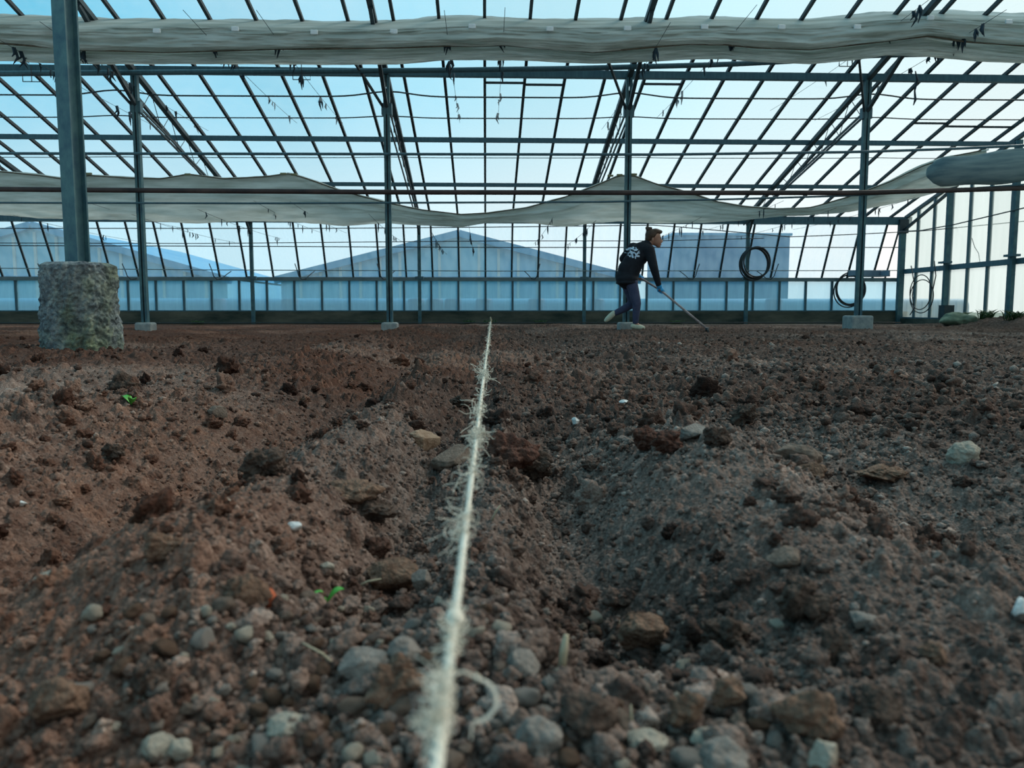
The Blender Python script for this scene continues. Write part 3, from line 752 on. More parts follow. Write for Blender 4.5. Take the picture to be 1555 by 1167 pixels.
for i, (px, py, l) in enumerate(wd):
    rnd = random.Random(200 + i); ties = [10.0, 10.12, 10.2, 10.55, 10.75, 10.9, 11.4, 12.6, 13.0, 13.9]
    if i in (8, 9): ties = [9.6, 9.68, 9.76, 10.0, 10.06, 10.12, 10.2, 10.5, 10.56, 10.8, 11.3, 12.2]
    ties = [y + rnd.uniform(-.05, .05) for y in ties]
    wire(px, py, 9.2, 14.5, ties, 'thin overhead wire with dark knotted ties, ' + l, sag=.05)
wl_ = [(20, 327), (110, 300), (200, 326), (300, 318), (385, 305), (440, 306), (560, 325), (655, 352), (712, 343), (840, 330), (905, 335), (1065, 330), (1190, 305), (1270, 316), (1390, 300)]
pos = ['leftmost', 'behind the big column', 'left of the slim post by the column', 'right of the slim post by the column', 'above the back wall post', 'right of the back wall post', 'left of the slim post by the string', 'above the neighbouring gable, left part', 'above the neighbouring gable peak',
       'above the neighbouring gable, right part', 'left of the raking person', 'right of the raking person', 'above the upper hose coil', 'above the lower hose coil', 'before the corner post']
for i, (px, py) in enumerate(wl_):
    rnd = random.Random(300 + i); ties = sorted(rnd.uniform(12.2, 16.6) for _ in range(9))
    wire(px, py, 12.0, 16.8, ties, 'thin low wire with small ties, ' + pos[i], sag=.04, tm=tie_meshes2, r=.003, grp='low wires in front of the back wall')
# small hanging frames
for px, py, Y, l in ((48, 119, 11.15, 'small wire frame hanging from the upper pipe left of the big column'), (458, 116, 11.15, 'small wire frame hanging from the upper pipe right of the big column'), (1287, 96, 11.15, 'small wire frame hanging below the cloth at the right')):
    p = P(px, py, Y); b = MB(); w, h = .12, .045
    c4 = [p + Vector((-w, 0, -h)), p + Vector((w, 0, -h)), p + Vector((w, 0, h)), p + Vector((-w, 0, h)), p + Vector((-w, 0, -h))]
    b.tube(c4, .007, 5); b.tube([p + Vector((0, 0, -h)), p + Vector((0, 0, h + .12))], .006, 5)
    tag(b.build('wire_hanger', M['wire']), l, 'hanger')
p = P(1390, 125, 11.3)
tag(MB().tube([P(1390, 108, 11.3), P(1393, 122, 11.3), P(1389, 138, 11.3), P(1390, 152, 11.3), P(1387, 160, 11.3)], [.008, .016, .012, .018, .006], 6).build('hanging_rag', M['tie'], None, True), 'dark twisted strip hanging below the purlin at the upper right', 'rag')

# ------------------------------------------------------------------ vent levers, hose coils
lev = None
for i, (px, l) in enumerate(((58, 'hooked vent lever left of the big column'), (186, 'hooked vent lever just right of the big column'), (318, 'hooked vent lever between slim post and back wall post'), (448, 'hooked vent lever at the left foot of the neighbouring gable'), (573, 'hooked vent lever beside the slim post by the string'),
                           (820, 'hooked vent lever on the right slope of the neighbouring gable'), (1062, 'hooked vent lever right of the raking person'), (1182, 'hooked vent lever beside the upper hose coil'))):
    p = P(px, 412, 16.88); sgn = 1 if px < 737 else -1
    b = MB(); q = [Vector((0, 0, .16)), Vector((0, .06, .02)), Vector((0, .10, -.10)), Vector((0, .18, -.17)), Vector((0, .3, -.15)), Vector((0, .42, -.06)), Vector((0, .55, .02))]
    b.tube([v * 1.0 for v in q], .011, 6)
    o = b.build('vent_lever', M['wire'], None, True, center=False); o.location = p; o.rotation_euler = (0, 0, R(-35) * sgn)
    tag(o, l, 'lever', 'vent levers on the vent shaft')

def coil(name, c, rx, rz, turns, r, label, ax='x', extra=(), jit=.03, seed=1):
    rnd = random.Random(seed); t = tag(empty(name, c), label, 'hose coil')
    for q in range(turns):
        ox, oz = rnd.uniform(-jit, jit), rnd.uniform(-jit, jit); sx = rx * rnd.uniform(.93, 1.03); sz = rz * rnd.uniform(.94, 1.03); pts = []
        for k in range(49):
            an = 2 * math.pi * k / 48; u = sx * math.cos(an) + ox; w = sz * math.sin(an) + oz - .0
            d = (q - turns / 2) * r * 1.6
            pts.append(Vector(c) + (Vector((u, d, w)) if ax == 'x' else Vector((d, u, w))))
        MB().tube(pts, r, 7, False).build('loop', M['hose'], t, True)
    for e in extra: MB().tube(e, r, 6).build('loose_end', M['hose'], t, True)
    return t
coil('hose_coil', P(1145, 401, 16.8), .31, .34, 5, .017, 'upper coil of black hose hanging on the back wall post', jit=.045, seed=2)
c = P(1289, 441, 17.07); coil('hose_coil', c, .33, .36, 4, .015, 'lower coil of black hose hanging behind the right support post', jit=.05, seed=5)
c = Vector((9.12, 15.95, .62)); coil('hose_coil', c, .42, .36, 2, .011, 'thin hose coil hanging on the frosted gable wall', ax='y', jit=.06, seed=8,
     extra=[[(9.12, 16.2, .9), (9.12, 16.25, .6), (9.12, 16.15, .35), (9.12, 16.3, .2)], [(9.12, 16.35, 1.25), (9.12, 16.25, 1.0), (9.12, 16.2, .9)], [(9.12, 15.5, 1.3), (9.12, 15.42, 1.0), (9.12, 15.5, .7)]])
# dangling cable high on the gable
tag(MB().tube([P(1476, 362, 14.7), P(1480, 375, 14.6), P(1486, 385, 14.55), P(1488, 398, 14.5)], .007, 6).build('dangling_cable', M['wire'], None, True), 'thin dangling cable against the upper gable glass', 'cable')
tag(MB().box((8.0, 16.5, 1.03), (8.75, 16.9, 1.05)).box((8.0, 16.5, 1.03), (8.03, 16.9, 1.16)).box((8.72, 16.5, 1.03), (8.75, 16.9, 1.16)).box((8.0, 16.87, 1.03), (8.75, 16.9, 1.18)).build('wall_tray', simple('grey_plastic_tray', (.13, .19, .25), (.2, .27, .33), .6)), 'grey shallow tray on the sill beside the corner post', 'tray')
# box by the gable foot
p = P(1453, 468, 15.0)
tag(MB().box((9.05, 14.95, .12), (9.25, 15.15, .40)).build('small_box', M['truss']), 'small dark box at the foot of the gable', 'box')

# ------------------------------------------------------------------ the rake and the person
YP = 11.0
def J(px, py, dy=0): return P(px, py, YP + dy)

def skin(name, nodes, edges, m, parent, sub=2, root=0, smooth=True):
    """nodes: (point, rx, ry); grown with a skin and smoothed"""
    me = bpy.data.meshes.new(name); o = bpy.data.objects.new(name, me); COL.objects.link(o)
    base = wloc(parent)
    me.from_pydata([tuple(Vector(n[0]) - base) for n in nodes], edges, [])
    md = o.modifiers.new('skin', 'SKIN'); md.use_smooth_shade = True; md.use_x_symmetry = False
    if not me.skin_vertices: me.skin_vertices.new()
    for i, n in enumerate(nodes):
        me.skin_vertices[0].data[i].radius = (n[1], n[2]); me.skin_vertices[0].data[i].use_root = (i == root)
    sb = o.modifiers.new('sub', 'SUBSURF'); sb.levels = sub; sb.render_levels = sub
    me.materials.append(m); o.parent = parent
    return o

skinm = simple('skin', (.34, .17, .115), (.42, .22, .15), .55, 10)
hair = simple('brown_hair', (.035, .018, .011), (.085, .045, .026), .6, 30, stretch=(4, 4, 4))
navy = simple('black_navy_sweatshirt', (.006, .008, .013), (.014, .017, .025), .9, 14, bump=.4, bscale=12)
jean = simple('purple_grey_trousers', (.035, .045, .095), (.065, .075, .135), .85, 16, bump=.3, bscale=20)
glove = simple('bright_blue_glove', (.04, .38, .78), (.06, .48, .88), .45, 10)
shoe = simple('pale_trainer', (.45, .47, .36), (.62, .63, .48), .6, 20)
printm = simple('white_blue_print', (.40, .58, .80), (.85, .9, .95), .7, 14)

x0, y0 = J(960, 490).x, YP
pg = tag(empty('person', (x0, y0, 0)), 'person with hair bun in black sweatshirt and blue glove, stooping with a rake', 'person')
zf = hz(J(965, 490).x, YP) + .005
shR = J(986, 380, -.13); shL = J(961, 377, .13); elR = J(993, 407, -.20); wrR = J(1000, 432, -.16)
elL = J(947, 393, .22); wrL = J(967, 417, .24); haL = J(972, 423, .20); haR = J(1003, 440, -.12)
pel = J(955, 425, 0); wai = J(961, 407, 0); che = J(970, 388, 0); nkb = J(980, 373, 0); nek = J(987, 368, 0); hd = J(993, 362, 0); hdt = J(992, 356, 0)
hpR = J(959, 430, -.07); hpL = J(951, 426, .08); knR = J(967, 461, -.12); knL = J(962, 461, .06)
anR = Vector((J(965, 490, -.10).x, YP - .10, zf + .08)); anL = J(931, 477, .10)
toR = Vector((anR.x + .10, anR.y - .01, zf + .03)); toL = J(921, 486, .10)

def ell(b, c, rx, ry, rz, n=14):
    vs = []; fs = []
    for i in range(n + 1):
        th_ = math.pi * i / n
        for k in range(2 * n):
            ph = math.pi * k / n; vs.append(Vector(c) + Vector((rx * math.sin(th_) * math.cos(ph), ry * math.sin(th_) * math.sin(ph), rz * math.cos(th_))))
    for i in range(n):
        for k in range(2 * n):
            k2 = (k + 1) % (2 * n); fs.append((i * 2 * n + k, (i + 1) * 2 * n + k, (i + 1) * 2 * n + k2, i * 2 * n + k2))
    b.add(vs, fs)
def chain(b, pts_, n=10):
    """tapering limb through joints (point, radius)"""
    for (p, r), (q, s_) in zip(pts_[:-1], pts_[1:]):
        for t in [k / n for k in range(n + 1)]:
            rr_ = r + (s_ - r) * t; ell(b, Vector(p).lerp(Vector(q), t), rr_, rr_, rr_, 8)
def fuse(b, name, m, parent, vox=.014, it=6):
    o = b.build(name, m, parent, True)
    rm = o.modifiers.new('join', 'REMESH'); rm.mode = 'VOXEL'; rm.voxel_size = vox; rm.use_smooth_shade = True
    sm_ = o.modifiers.new('soft', 'SMOOTH'); sm_.factor = .5; sm_.iterations = it
    return o
V3 = Vector
b = MB()
ell(b, J(993.5, 359.5, 0), .092, .076, .088); ell(b, J(997.5, 366, 0), .072, .060, .078); ell(b, J(1000, 373.5, 0), .034, .036, .030); ell(b, J(1005, 367, 0), .020, .014, .018)
chain(b, [(nkb, .062), (nek, .055), (hd, .06)])
ell(b, che, .14, .115, .16); ell(b, wai, .11, .10, .14); ell(b, pel, .13, .12, .12)
chain(b, [(shR, .055), (elR, .042), (wrR, .027), (haR, .030)]); chain(b, [(shL, .055), (elL, .042), (wrL, .027), (haL, .030)])
chain(b, [(nkb, .06), (shR, .05)]); chain(b, [(nkb, .06), (shL, .05)])
chain(b, [(hpR, .075), (knR, .052), (anR, .034), (toR, .026)]); chain(b, [(hpL, .085), (knL, .052), (anL, .034), (toL, .026)])
body = fuse(b, 'body', skinm, pg, .012, 4)
b = MB()
ell(b, J(952, 421, 0), .165, .15, .12); ell(b, J(954, 410, 0), .15, .14, .15); ell(b, J(961, 400, 0), .148, .135, .15); ell(b, J(969, 388, 0), .158, .14, .15); ell(b, J(975, 378, 0), .13, .12, .10)
chain(b, [(J(952, 424, 0), .145), (J(962, 400, 0), .14), (J(972, 384, 0), .13)], 14)
chain(b, [(J(978, 375, 0), .085), (J(984, 370.5, 0), .066)])
chain(b, [(J(976, 378, -.04), .09), (shR, .080), (elR, .062), (wrR, .043)]); chain(b, [(J(970, 379, .04), .09), (shL, .082), (elL, .066), (wrL, .045)])
hm = J(952, 430, -.015); ell(b, hm, .162, .175, .035); ell(b, J(952, 424, -.015), .16, .17, .08)
sw = fuse(b, 'sweatshirt', navy, pg, .014, 5)
b = MB()
ell(b, J(954, 424, 0), .135, .13, .12)
chain(b, [(hpR, .088), (J(963, 446, -.09), .080), (knR, .064), (J(966, 476, -.11), .052), (anR + V3((0, 0, .03)), .044)])
chain(b, [(hpL, .10), (J(958, 446, .07), .082), (knL, .066), (J(946, 470, .09), .054), (J(935, 475.5, .10), .044)])
fuse(b, 'trousers', jean, pg, .013, 5)
for a_, b_ in ((anR - V3((.02, 0, .03)), toR), (anL + V3((0, 0, -.0)), toL)):
    b = MB(); d = b_ - a_; chain(b, [(a_ - d * .12, .038), (a_ + d * .35, .042), (a_ + d * .8, .038), (a_ + d * 1.1, .028)])
    s_ = fuse(b, 'shoe', shoe, pg, .009, 4); s_['label'] = 'pale yellowish trainer'
b = MB(); ell(b, J(989.5, 357, 0), .092, .088, .086); ell(b, J(995, 352.5, 0), .082, .076, .050); ell(b, J(986, 362, 0), .060, .070, .065); ell(b, J(1001, 352.5, 0), .048, .055, .032)
hr = fuse(b, 'hair', hair, pg, .010, 3)
b = MB(); ell(b, J(985.5, 348.6, 0), .044, .044, .038); ell(b, J(983, 346.5, .01), .030, .03, .026); ell(b, J(988, 346.8, -.02), .026, .026, .02)
fuse(b, 'hair_bun', hair, hr, .008, 2)
def blob(name, p, r, m, sc=(1, 1, 1)):
    b = MB(); ell(b, p, r * sc[0], r * sc[1], r * sc[2], 8); return b.build(name, m, body, True)
blob('ear', J(991.5, 364, -.082), .024, skinm, (.7, .5, 1.25))
eyem = simple('eye_dark', (.01, .01, .01), (.02, .02, .02), .3)
blob('eye', J(1003.4, 363.6, -.032), .010, eyem); blob('eye', J(1003.4, 363.6, .032), .010, eyem)
blob('eyebrow', J(1003.4, 361.2, -.034), .014, hair, (.8, 1.2, .35))
blob('mouth', J(1003.6, 371.6, -.012), .011, simple('lips', (.25, .07, .06), (.3, .09, .08), .5), (1.0, 2.2, .5))
# the rake shaft passes through both hands
A = J(971, 421.5, .20); B = J(1003, 441, -.10); Cc = J(1074, 485, -.75)
dirn = (B - A).normalized()
tipz = hz(Cc.x, Cc.y) + .05
end = Vector((Cc.x, Cc.y, tipz))
rk = tag(empty('rake', end), 'long wooden rake held in both hands, its head down on the soil', 'rake')
wood = simple('grey_wood_handle', (.20, .15, .14), (.42, .34, .33), .7, 12, stretch=(1, 1, 6))
MB().tube([A - dirn * .12, A, B, B + (end - B) * .5, end], .015, 10).build('handle', wood, rk, True)
hd_ = MB(); sd_ = Vector((.35, 1, 0)).normalized()
hd_.beam(end - sd_ * .17, end + sd_ * .17, .03, .03); hdo = hd_.build('rake_head', M['truss'], rk)
for k in range(9):
    q = end + sd_ * (-.16 + .04 * k); MB().tube([q, q + Vector((.02, -.01, -.035)), q + Vector((.012, -.005, -.075))], [.005, .005, .003], 5).build('tine', M['truss'], hdo)
def gloved(w, p, hdir, side, nm='glove'):
    """palm and five curled fingers around the shaft"""
    perp = (p - w).normalized(); perp = (perp - hdir * perp.dot(hdir)).normalized(); out = hdir.cross(perp).normalized() * side
    b = MB(); chain(b, [(w, .040), (w.lerp(p, .5), .034), (p, .036)])
    for k in range(3): ell(b, p + hdir * (-.022 + .022 * k), .030, .028, .030, 8)
    for k, ln in enumerate((.8, 1, .95, .75)):
        q = p + hdir * (-.036 + .025 * k) + perp * .012
        chain(b, [(q, .014), (q + out * .014 + perp * .026 * ln, .0125), (q + perp * .046 * ln - out * .008, .0115), (q + perp * .030 * ln - out * .036, .010)], 5)
    chain(b, [(p - hdir * .034, .016), (p - hdir * .040 - out * .024, .0135), (p - hdir * .022 - out * .040 + perp * .016, .011)], 5)
    o = fuse(b, nm, glove, pg, .005, 2); o['label'] = 'bright blue glove'
gloved(wrR + (B - wrR) * .15, B + Vector((0, -.015, .018)), dirn, 1)
gloved(wrL + (A - wrL) * .15, A + Vector((0, .012, .015)), dirn, -1)
# print on the back: a torn-edged white and blue motif lying on the cloth
b = MB(); rnd = random.Random(4); cells = [(i, j) for i in range(12) for j in range(14)]
for i, j in cells:
    u, v = (i - 5.5) / 6, (j - 6.5) / 7
    if u * u + v * v < 1 and mn.noise(Vector((i * .55 + j * .2, j * .5, 8.7))) > -.05:
        px = 956 + i * 1.45 + j * .25; py = 373 + j * 1.35
        q = [P(px, py, 10.7), P(px + 1.5, py, 10.7), P(px + 1.5, py + 1.4, 10.7), P(px, py + 1.4, 10.7)]
        b.add(q, [(0, 1, 2, 3)])
pr = b.build('back_print', printm, pg)
swk = pr.modifiers.new('w', 'SHRINKWRAP'); swk.target = sw; swk.wrap_method = 'PROJECT'; swk.use_project_y = True; swk.use_positive_direction = True; swk.use_negative_direction = False
swk.offset = .004; swk.wrap_mode = 'ABOVE_SURFACE'
pr['label'] = 'white and pale blue printed motif'

# ------------------------------------------------------------------ the string line
E1 = P(745, 489, 16.2); E0 = P(690, 940, .372); 
E0 = Vector(E0); dS = (E1 - E0)
def spt(Y): return E0 + dS * ((Y - E0.y) / dS.y)
st = tag(empty('string_line', (spt(.2).x, .2, 0)), 'taut frayed cream string running from the viewer to the back wall', 'string')
pts = []; Yv = .17; rnd = random.Random(12)
while Yv < 16.1: pts.append(spt(Yv)); Yv *= 1.012
pts.append(E1)
b = MB()
for ph in (0, 2.09, 4.19):
    q = []
    for p in pts:
        an = p.y * 260 + ph if p.y < 3 else p.y * 40 + ph; rr_ = .0011 + .0002 * p.y ** .5
        q.append(p + Vector((math.cos(an) * rr_, 0, math.sin(an) * rr_)))
    b.tube(q, [.0014 + .00055 * min(p.y, 16) ** .95 for p in pts], 6)
b.build('cord', M['string'], st, True)
fb = MB(); rnd = random.Random(5)
def fiber(p, L_, r_, curl=1.0, side=None):
    a_ = rnd.uniform(0, 6.28); s_ = side if side is not None else rnd.choice((-1, 1))
    d = Vector((s_ * rnd.uniform(.4, 1), rnd.uniform(-.8, .8), rnd.uniform(-.9, .6))).normalized(); q = [p.copy()]; n_ = 9
    ax = Vector((rnd.uniform(-1, 1), rnd.uniform(-1, 1), rnd.uniform(-1, 1))).normalized(); k_ = rnd.uniform(.15, .75) * curl
    for i in range(n_):
        d = Quaternion(ax, k_) @ d; q.append(q[-1] + d * (L_ / n_))
    fb.tube(q, [r_] * (n_) + [r_ * .4], 4)
lens = [(.33, .385, 170, .010), (.21, .33, 120, .006), (.385, .50, 90, .006), (.50, .62, 120, .011), (.62, .80, 150, .014), (.80, 1.0, 150, .018), (1.0, 1.3, 150, .016), (1.3, 1.9, 170, .020), (1.9, 3.2, 220, .022), (3.2, 7, 320, .03), (7, 15, 260, .04)]
for y0_, y1_, n_, L_ in lens:
    for _ in range(n_):
        y = rnd.uniform(y0_, y1_); cl = .5 + .5 * math.sin(y * 17 + math.sin(y * 5) * 2)
        fiber(spt(y), L_ * rnd.uniform(.3, 1) * (.45 + .9 * cl), .00022 + .00028 * y ** .8, 1.2)
# denser tufts, as at the left below the knot and the loose loops
for (y, n_, L_, sd_) in ((.300, 70, .016, -1), (.285, 90, .016, -1), (.27, 70, .013, -1), (.53, 25, .03, -1), (.56, 20, .028, -1), (.70, 18, .034, -1), (.74, 18, .03, 1), (.95, 30, .035, 1), (.98, 25, .03, -1), (1.15, 12, .05, -1), (1.9, 30, .05, 1), (1.95, 30, .05, -1)):
    for _ in range(n_): fiber(spt(y + rnd.uniform(-.02, .02) * y * 2), L_ * rnd.uniform(.5, 1.2), .00022 + .00026 * y, 1.7, sd_)
o = fb.build('frayed_fibres', M['string'], st, True); o['kind'] = 'stuff'
kn = MB(); kp = spt(.372); kn.tube([kp + (dS.normalized()) * (-.008), kp + dS.normalized() * -.004, kp, kp + dS.normalized() * .004, kp + dS.normalized() * .009], [.002, .0042, .005, .0042, .002], 10)
kn.build('knot', M['string'], st, True)
lp = MB(); p = spt(.305)
def smooth_path(q, r, n=6):
    O = []; RR = []
    for k in range(len(q) - 1):
        a, b, c, d = q[max(k - 1, 0)], q[k], q[k + 1], q[min(k + 2, len(q) - 1)]
        for i in range(n):
            t = i / n; O.append(.5 * ((2 * b) + (c - a) * t + (2 * a - 5 * b + 4 * c - d) * t * t + (3 * b - a - 3 * c + d) * t ** 3)); RR.append(r[k] + (r[k + 1] - r[k]) * t)
    return O + [q[-1]], RR + [r[-1]]
lp.tube(*smooth_path([p, p + Vector((.006, .003, .003)), p + Vector((.012, .003, .0005)), p + Vector((.0185, .002, -.003)), p + Vector((.0205, 0, -.010)), p + Vector((.016, 0, -.016)), p + Vector((.011, 0, -.018)), p + Vector((.010, 0, -.025))], [.0005, .0005, .0006, .0008, .0010, .0010, .0006, .0003]), 6)
lp.build('loose_loop', M['string'], st, True)
pk = tag(MB().tube([(E1.x, 16.25, -.05), (E1.x + .01, 16.25, .10), (E1.x - .005, 16.25, .16)], [.02, .018, .012], 8).build('string_peg', M['straw'], None, True), 'short wooden peg holding the far end of the string', 'peg')

# ------------------------------------------------------------------ single stones, clods and scraps on the soil
vars_ = {}
def rock(name, px, py, wpx, hpx, m, label, cat, seed, ang=0, rotz=0, amp=.22, sink=.3, yr=1.0, sub=4, lump=0):
    X, Y = on_ground(px, py + hpx * .3); dep = math.hypot(Y, .3); big = 1.18 if wpx > 36 else 1.0; w = wpx * big / F * dep / 2; h = max(hpx * big / F * dep / 2, .003)
    V, Fc = ico(sub, seed, amp, (1, 1, 1), ang, lump)
    lo_, hi_ = V.min(0), V.max(0); V = (V - (lo_ + hi_) / 2) / ((hi_ - lo_) / 2) * (w, w * yr * .85, h)
    o = MB().add([tuple(v) for v in V], [tuple(int(i) for i in f) for f in Fc]).build(name, M[m], None, True, center=False)
    z = hmax(X, Y, w * .6); o.location = (X, Y, z + h * (1 - 2 * sink)); o.rotation_euler = (0, 0, rotz)
    return tag(o, label, cat)
RK = [
 ('stone', 645, 673, 42, 28, 'tan', 'tan wedge-shaped stone left of the string, halfway down', 'stone', 1, 5, .5),
 ('stone', 690, 703, 62, 34, 'pebble_b', 'broad greyish stone touching the string on its left side', 'stone', 2, 4, .2),
 ('flat_stone', 535, 741, 82, 30, 'clod', 'flat brown stone lying in the furrow left of the string', 'stone', 3, 3, -.15),
 ('soil_clod', 566, 772, 66, 34, 'clod_dark', 'dark crumbly clod right below the flat brown stone', 'clod', 4, 0, 0),
 ('soil_clod', 778, 690, 74, 60, 'clod_red', 'large reddish clod just right of the string', 'clod', 5, 0, 0),
 ('soil_clod', 815, 712, 44, 46, 'clod_dark', 'dark clod beside the large reddish clod', 'clod', 6, 0, 0),
 ('stone', 597, 876, 66, 46, 'clod', 'rounded brown stone left of the pale angular stone', 'stone', 7, 3, .3),
 ('angular_stone', 641, 886, 32, 34, 'pebble', 'pale angular stone close left of the string', 'stone', 8, 8, .4),
 ('soil_clod', 375, 908, 62, 38, 'clod', 'brown clod beside the orange terracotta shard', 'clod', 9, 2, 0),
 ('terracotta_shard', 411, 914, 20, 32, 'terra', 'orange terracotta shard standing up at lower left', 'shard', 10, 6, 0),
 ('disc_stone', 1463, 685, 40, 34, 'pebble_l', 'pale round pitted stone at the right', 'stone', 11, 0, 0),
 ('stone', 1207, 692, 66, 38, 'pebble_b', 'big rounded grey-brown stone right of centre', 'stone', 12, 3, .2),
 ('stone', 1232, 712, 44, 26, 'clod', 'smaller brown stone against the big rounded one', 'stone', 13, 3, .9),
 ('soil_clod', 982, 664, 40, 36, 'clod_red', 'reddish clod, left one of the pair right of centre', 'clod', 14, 0, 0),
 ('soil_clod', 1014, 672, 46, 34, 'clod_red', 'reddish clod, right one of the pair right of centre', 'clod', 15, 0, 0),
 ('soil_clod', 1131, 632, 40, 32, 'clod_dark', 'single dark clod standing up below the raking person', 'clod', 16, 0, 0),
 ('stone', 1056, 654, 44, 20, 'pebble', 'pale low stone between the reddish pair and the dark clod', 'stone', 17, 4, .2),
 ('soil_clod', 1090, 664, 40, 28, 'clod_dark', 'dark low clod below the pale low stone', 'clod', 18, 0, 0),
 ('round_clod', 980, 967, 66, 58, 'clod', 'rounded brown clod alone on the right of the string near the front', 'clod', 19, 4, .6),
 ('soil_clod', 1105, 952, 66, 52, 'clod_dark', 'ragged dark clod right of the rounded brown clod', 'clod', 20, 0, 0),
 ('soil_clod', 1222, 908, 66, 60, 'clod_dark', 'tall shaggy dark clod at the right, nearer the front', 'clod', 21, 0, 0),
 ('soil_clod', 1265, 965, 40, 44, 'clod_dark', 'small dark clod below the tall shaggy one', 'clod', 22, 0, 0),
 ('stone', 1315, 927, 40, 22, 'pebble', 'flat grey stone right of the tall shaggy clod', 'stone', 23, 3, 0),
 ('soil_clod', 1420, 975, 40, 30, 'clod', 'lone brown clod at the lower right', 'clod', 24, 2, 0),
 ('round_clod', 1222, 1070, 80, 64, 'clod', 'big smooth brown clod at the lower right front', 'clod', 25, 0, 0),
 ('soil_clod', 1330, 1045, 66, 48, 'clod_dark', 'dark clod behind right of the big smooth brown one', 'clod', 26, 2, 0),
 ('round_clod', 1103, 1037, 44, 40, 'clod', 'small round brown clod left above the big smooth one', 'clod', 27, 0, 0),
 ('soil_clod', 1040, 1062, 46, 50, 'clod', 'brown knobbly clod among the front pebbles', 'clod', 28, 0, 0),
 ('round_clod', 893, 1087, 72, 54, 'clod_dark', 'big dark clod at the front right of the string', 'clod', 29, 2, .5),
 ('soil_clod', 608, 1045, 76, 66, 'clod', 'big brown clod at the front left of the string', 'clod', 30, 0, 0),
 ('round_clod', 88, 1060, 64, 54, 'clod', 'smooth brown clod in the lower left corner', 'clod', 31, 2, 0),
 ('soil_clod', 228, 1040, 48, 46, 'clod_dark', 'dark round clod at lower left', 'clod', 32, 0, 0),
 ('soil_clod', 700, 608, 34, 22, 'clod_dark', 'dark clod left of the string, far up', 'clod', 33, 0, 0),
 ('soil_clod', 402, 702, 56, 44, 'clod_dark', 'dark heavy clod on the ridge at left', 'clod', 34, 0, 0),
 ('soil_clod', 250, 822, 50, 40, 'clod', 'brown clod in the left furrow', 'clod', 35, 0, 0),
 ('soil_clod', 174, 688, 36, 32, 'clod_dark', 'dark clod on the left bed', 'clod', 36, 0, 0),
 ('stone', 330, 627, 32, 20, 'pebble_b', 'grey-brown stone on the left bed, far up', 'stone', 37, 2, 0),
 ('soil_clod', 190, 578, 42, 30, 'clod_dark', 'dark clod below the big column', 'clod', 38, 0, 0),
 ('stone', 1340, 722, 66, 22, 'clod', 'long low brown ridge stone at right', 'stone', 39, 2, .1),
 ('soil_clod', 1190, 845, 42, 26, 'pebble_b', 'greyish clod on the right-hand slope', 'clod', 40, 2, 0),
 ('stone', 795, 1003, 40, 38, 'pebble', 'squarish pale-edged stone just right of the string at the front', 'stone', 41, 8, .2),
 ('pale_pebble', 985, 1111, 48, 26, 'pebble_l', 'pale oval pebble beside the upright straw', 'pebble', 42, 0, 0),
 ('pale_pebble', 1098, 1142, 58, 50, 'pebble', 'largest round grey pebble at the front edge', 'pebble', 43, 0, 0),
 ('pale_pebble', 1087, 1104, 56, 28, 'pebble_l', 'pale long pebble above the largest round one', 'pebble', 44, 3, 0),
 ('pale_pebble', 820, 1122, 56, 44, 'pebble', 'grey rounded pebble between string and dark clod, at the front', 'pebble', 45, 0, .3),
 ('pale_pebble', 1252, 1145, 38, 40, 'pebble_l', 'pale pebble below the big smooth brown clod', 'pebble', 46, 3, 0),
 ('pale_pebble', 556, 1010, 62, 34, 'pebble', 'long pale-brown pebble in the gravel left of the string', 'pebble', 47, 4, -.4),
 ('pale_pebble', 240, 1122, 38, 32, 'pebble_l', 'pale pebble, left of the pair in the lower left', 'pebble', 48, 3, 0),
 ('pale_pebble', 275, 1120, 34, 28, 'pebble_l', 'pale pebble, right of the pair in the lower left', 'pebble', 49, 3, 0),
 ('pale_pebble', 437, 1108, 50, 26, 'pebble_l', 'flat whitish pebble at the front, left of the string', 'pebble', 50, 3, 0),
 ('pale_pebble', 617, 995, 44, 40, 'pebble', 'rounded grey-brown pebble above the big brown clod', 'pebble', 51, 3, 0),
 ('white_chip', 948, 609, 16, 9, 'chip', 'bright white chip below the person', 'chip', 52, 6, 0),
 ('white_chip', 874, 645, 12, 12, 'chip', 'small white chip right of the string, upper part', 'chip', 53, 6, 0),
 ('white_chip', 447, 794, 24, 14, 'chip', 'white chip in the soil at left centre', 'chip', 54, 6, 0),
 ('white_chip', 496, 857, 26, 18, 'pebble_l', 'pale square chip left of the rounded brown stone', 'chip', 55, 8, 0),
 ('white_chip', 78, 856, 38, 16, 'pebble_l', 'pale chip near the left edge', 'chip', 56, 8, 0),
 ('white_chip', 341, 751, 18, 12, 'pebble_l', 'pale chip on the left ridge', 'chip', 57, 6, 0),
 ('white_chip', 1110, 948, 22, 12, 'chip', 'white chip under the ragged dark clod', 'chip', 58, 6, 0),
 ('pale_stone', 1550, 916, 30, 34, 'chip', 'whitish stone cut by the right edge of the view', 'stone', 59, 2, 0),
 ('white_chip', 32, 755, 16, 8, 'chip', 'tiny white chip at the left edge', 'chip', 60, 4, 0),
]
for k in RK:
    nm, px, py, w_, h_, m_, lb, ct, sd, ang, rz = k
    rough = m_.startswith('clod') and ang == 0
    rock(nm, px, py, w_, h_, m_, lb, ct, sd, ang, rz, amp=.34 if rough else .2, sink=.14 if h_ > 20 else .10, lump=.5 if m_.startswith('clod') and ang < 3 and nm != 'round_clod' else (.16 if m_.startswith('clod') else .07), sub=5 if w_ > 30 else 4)

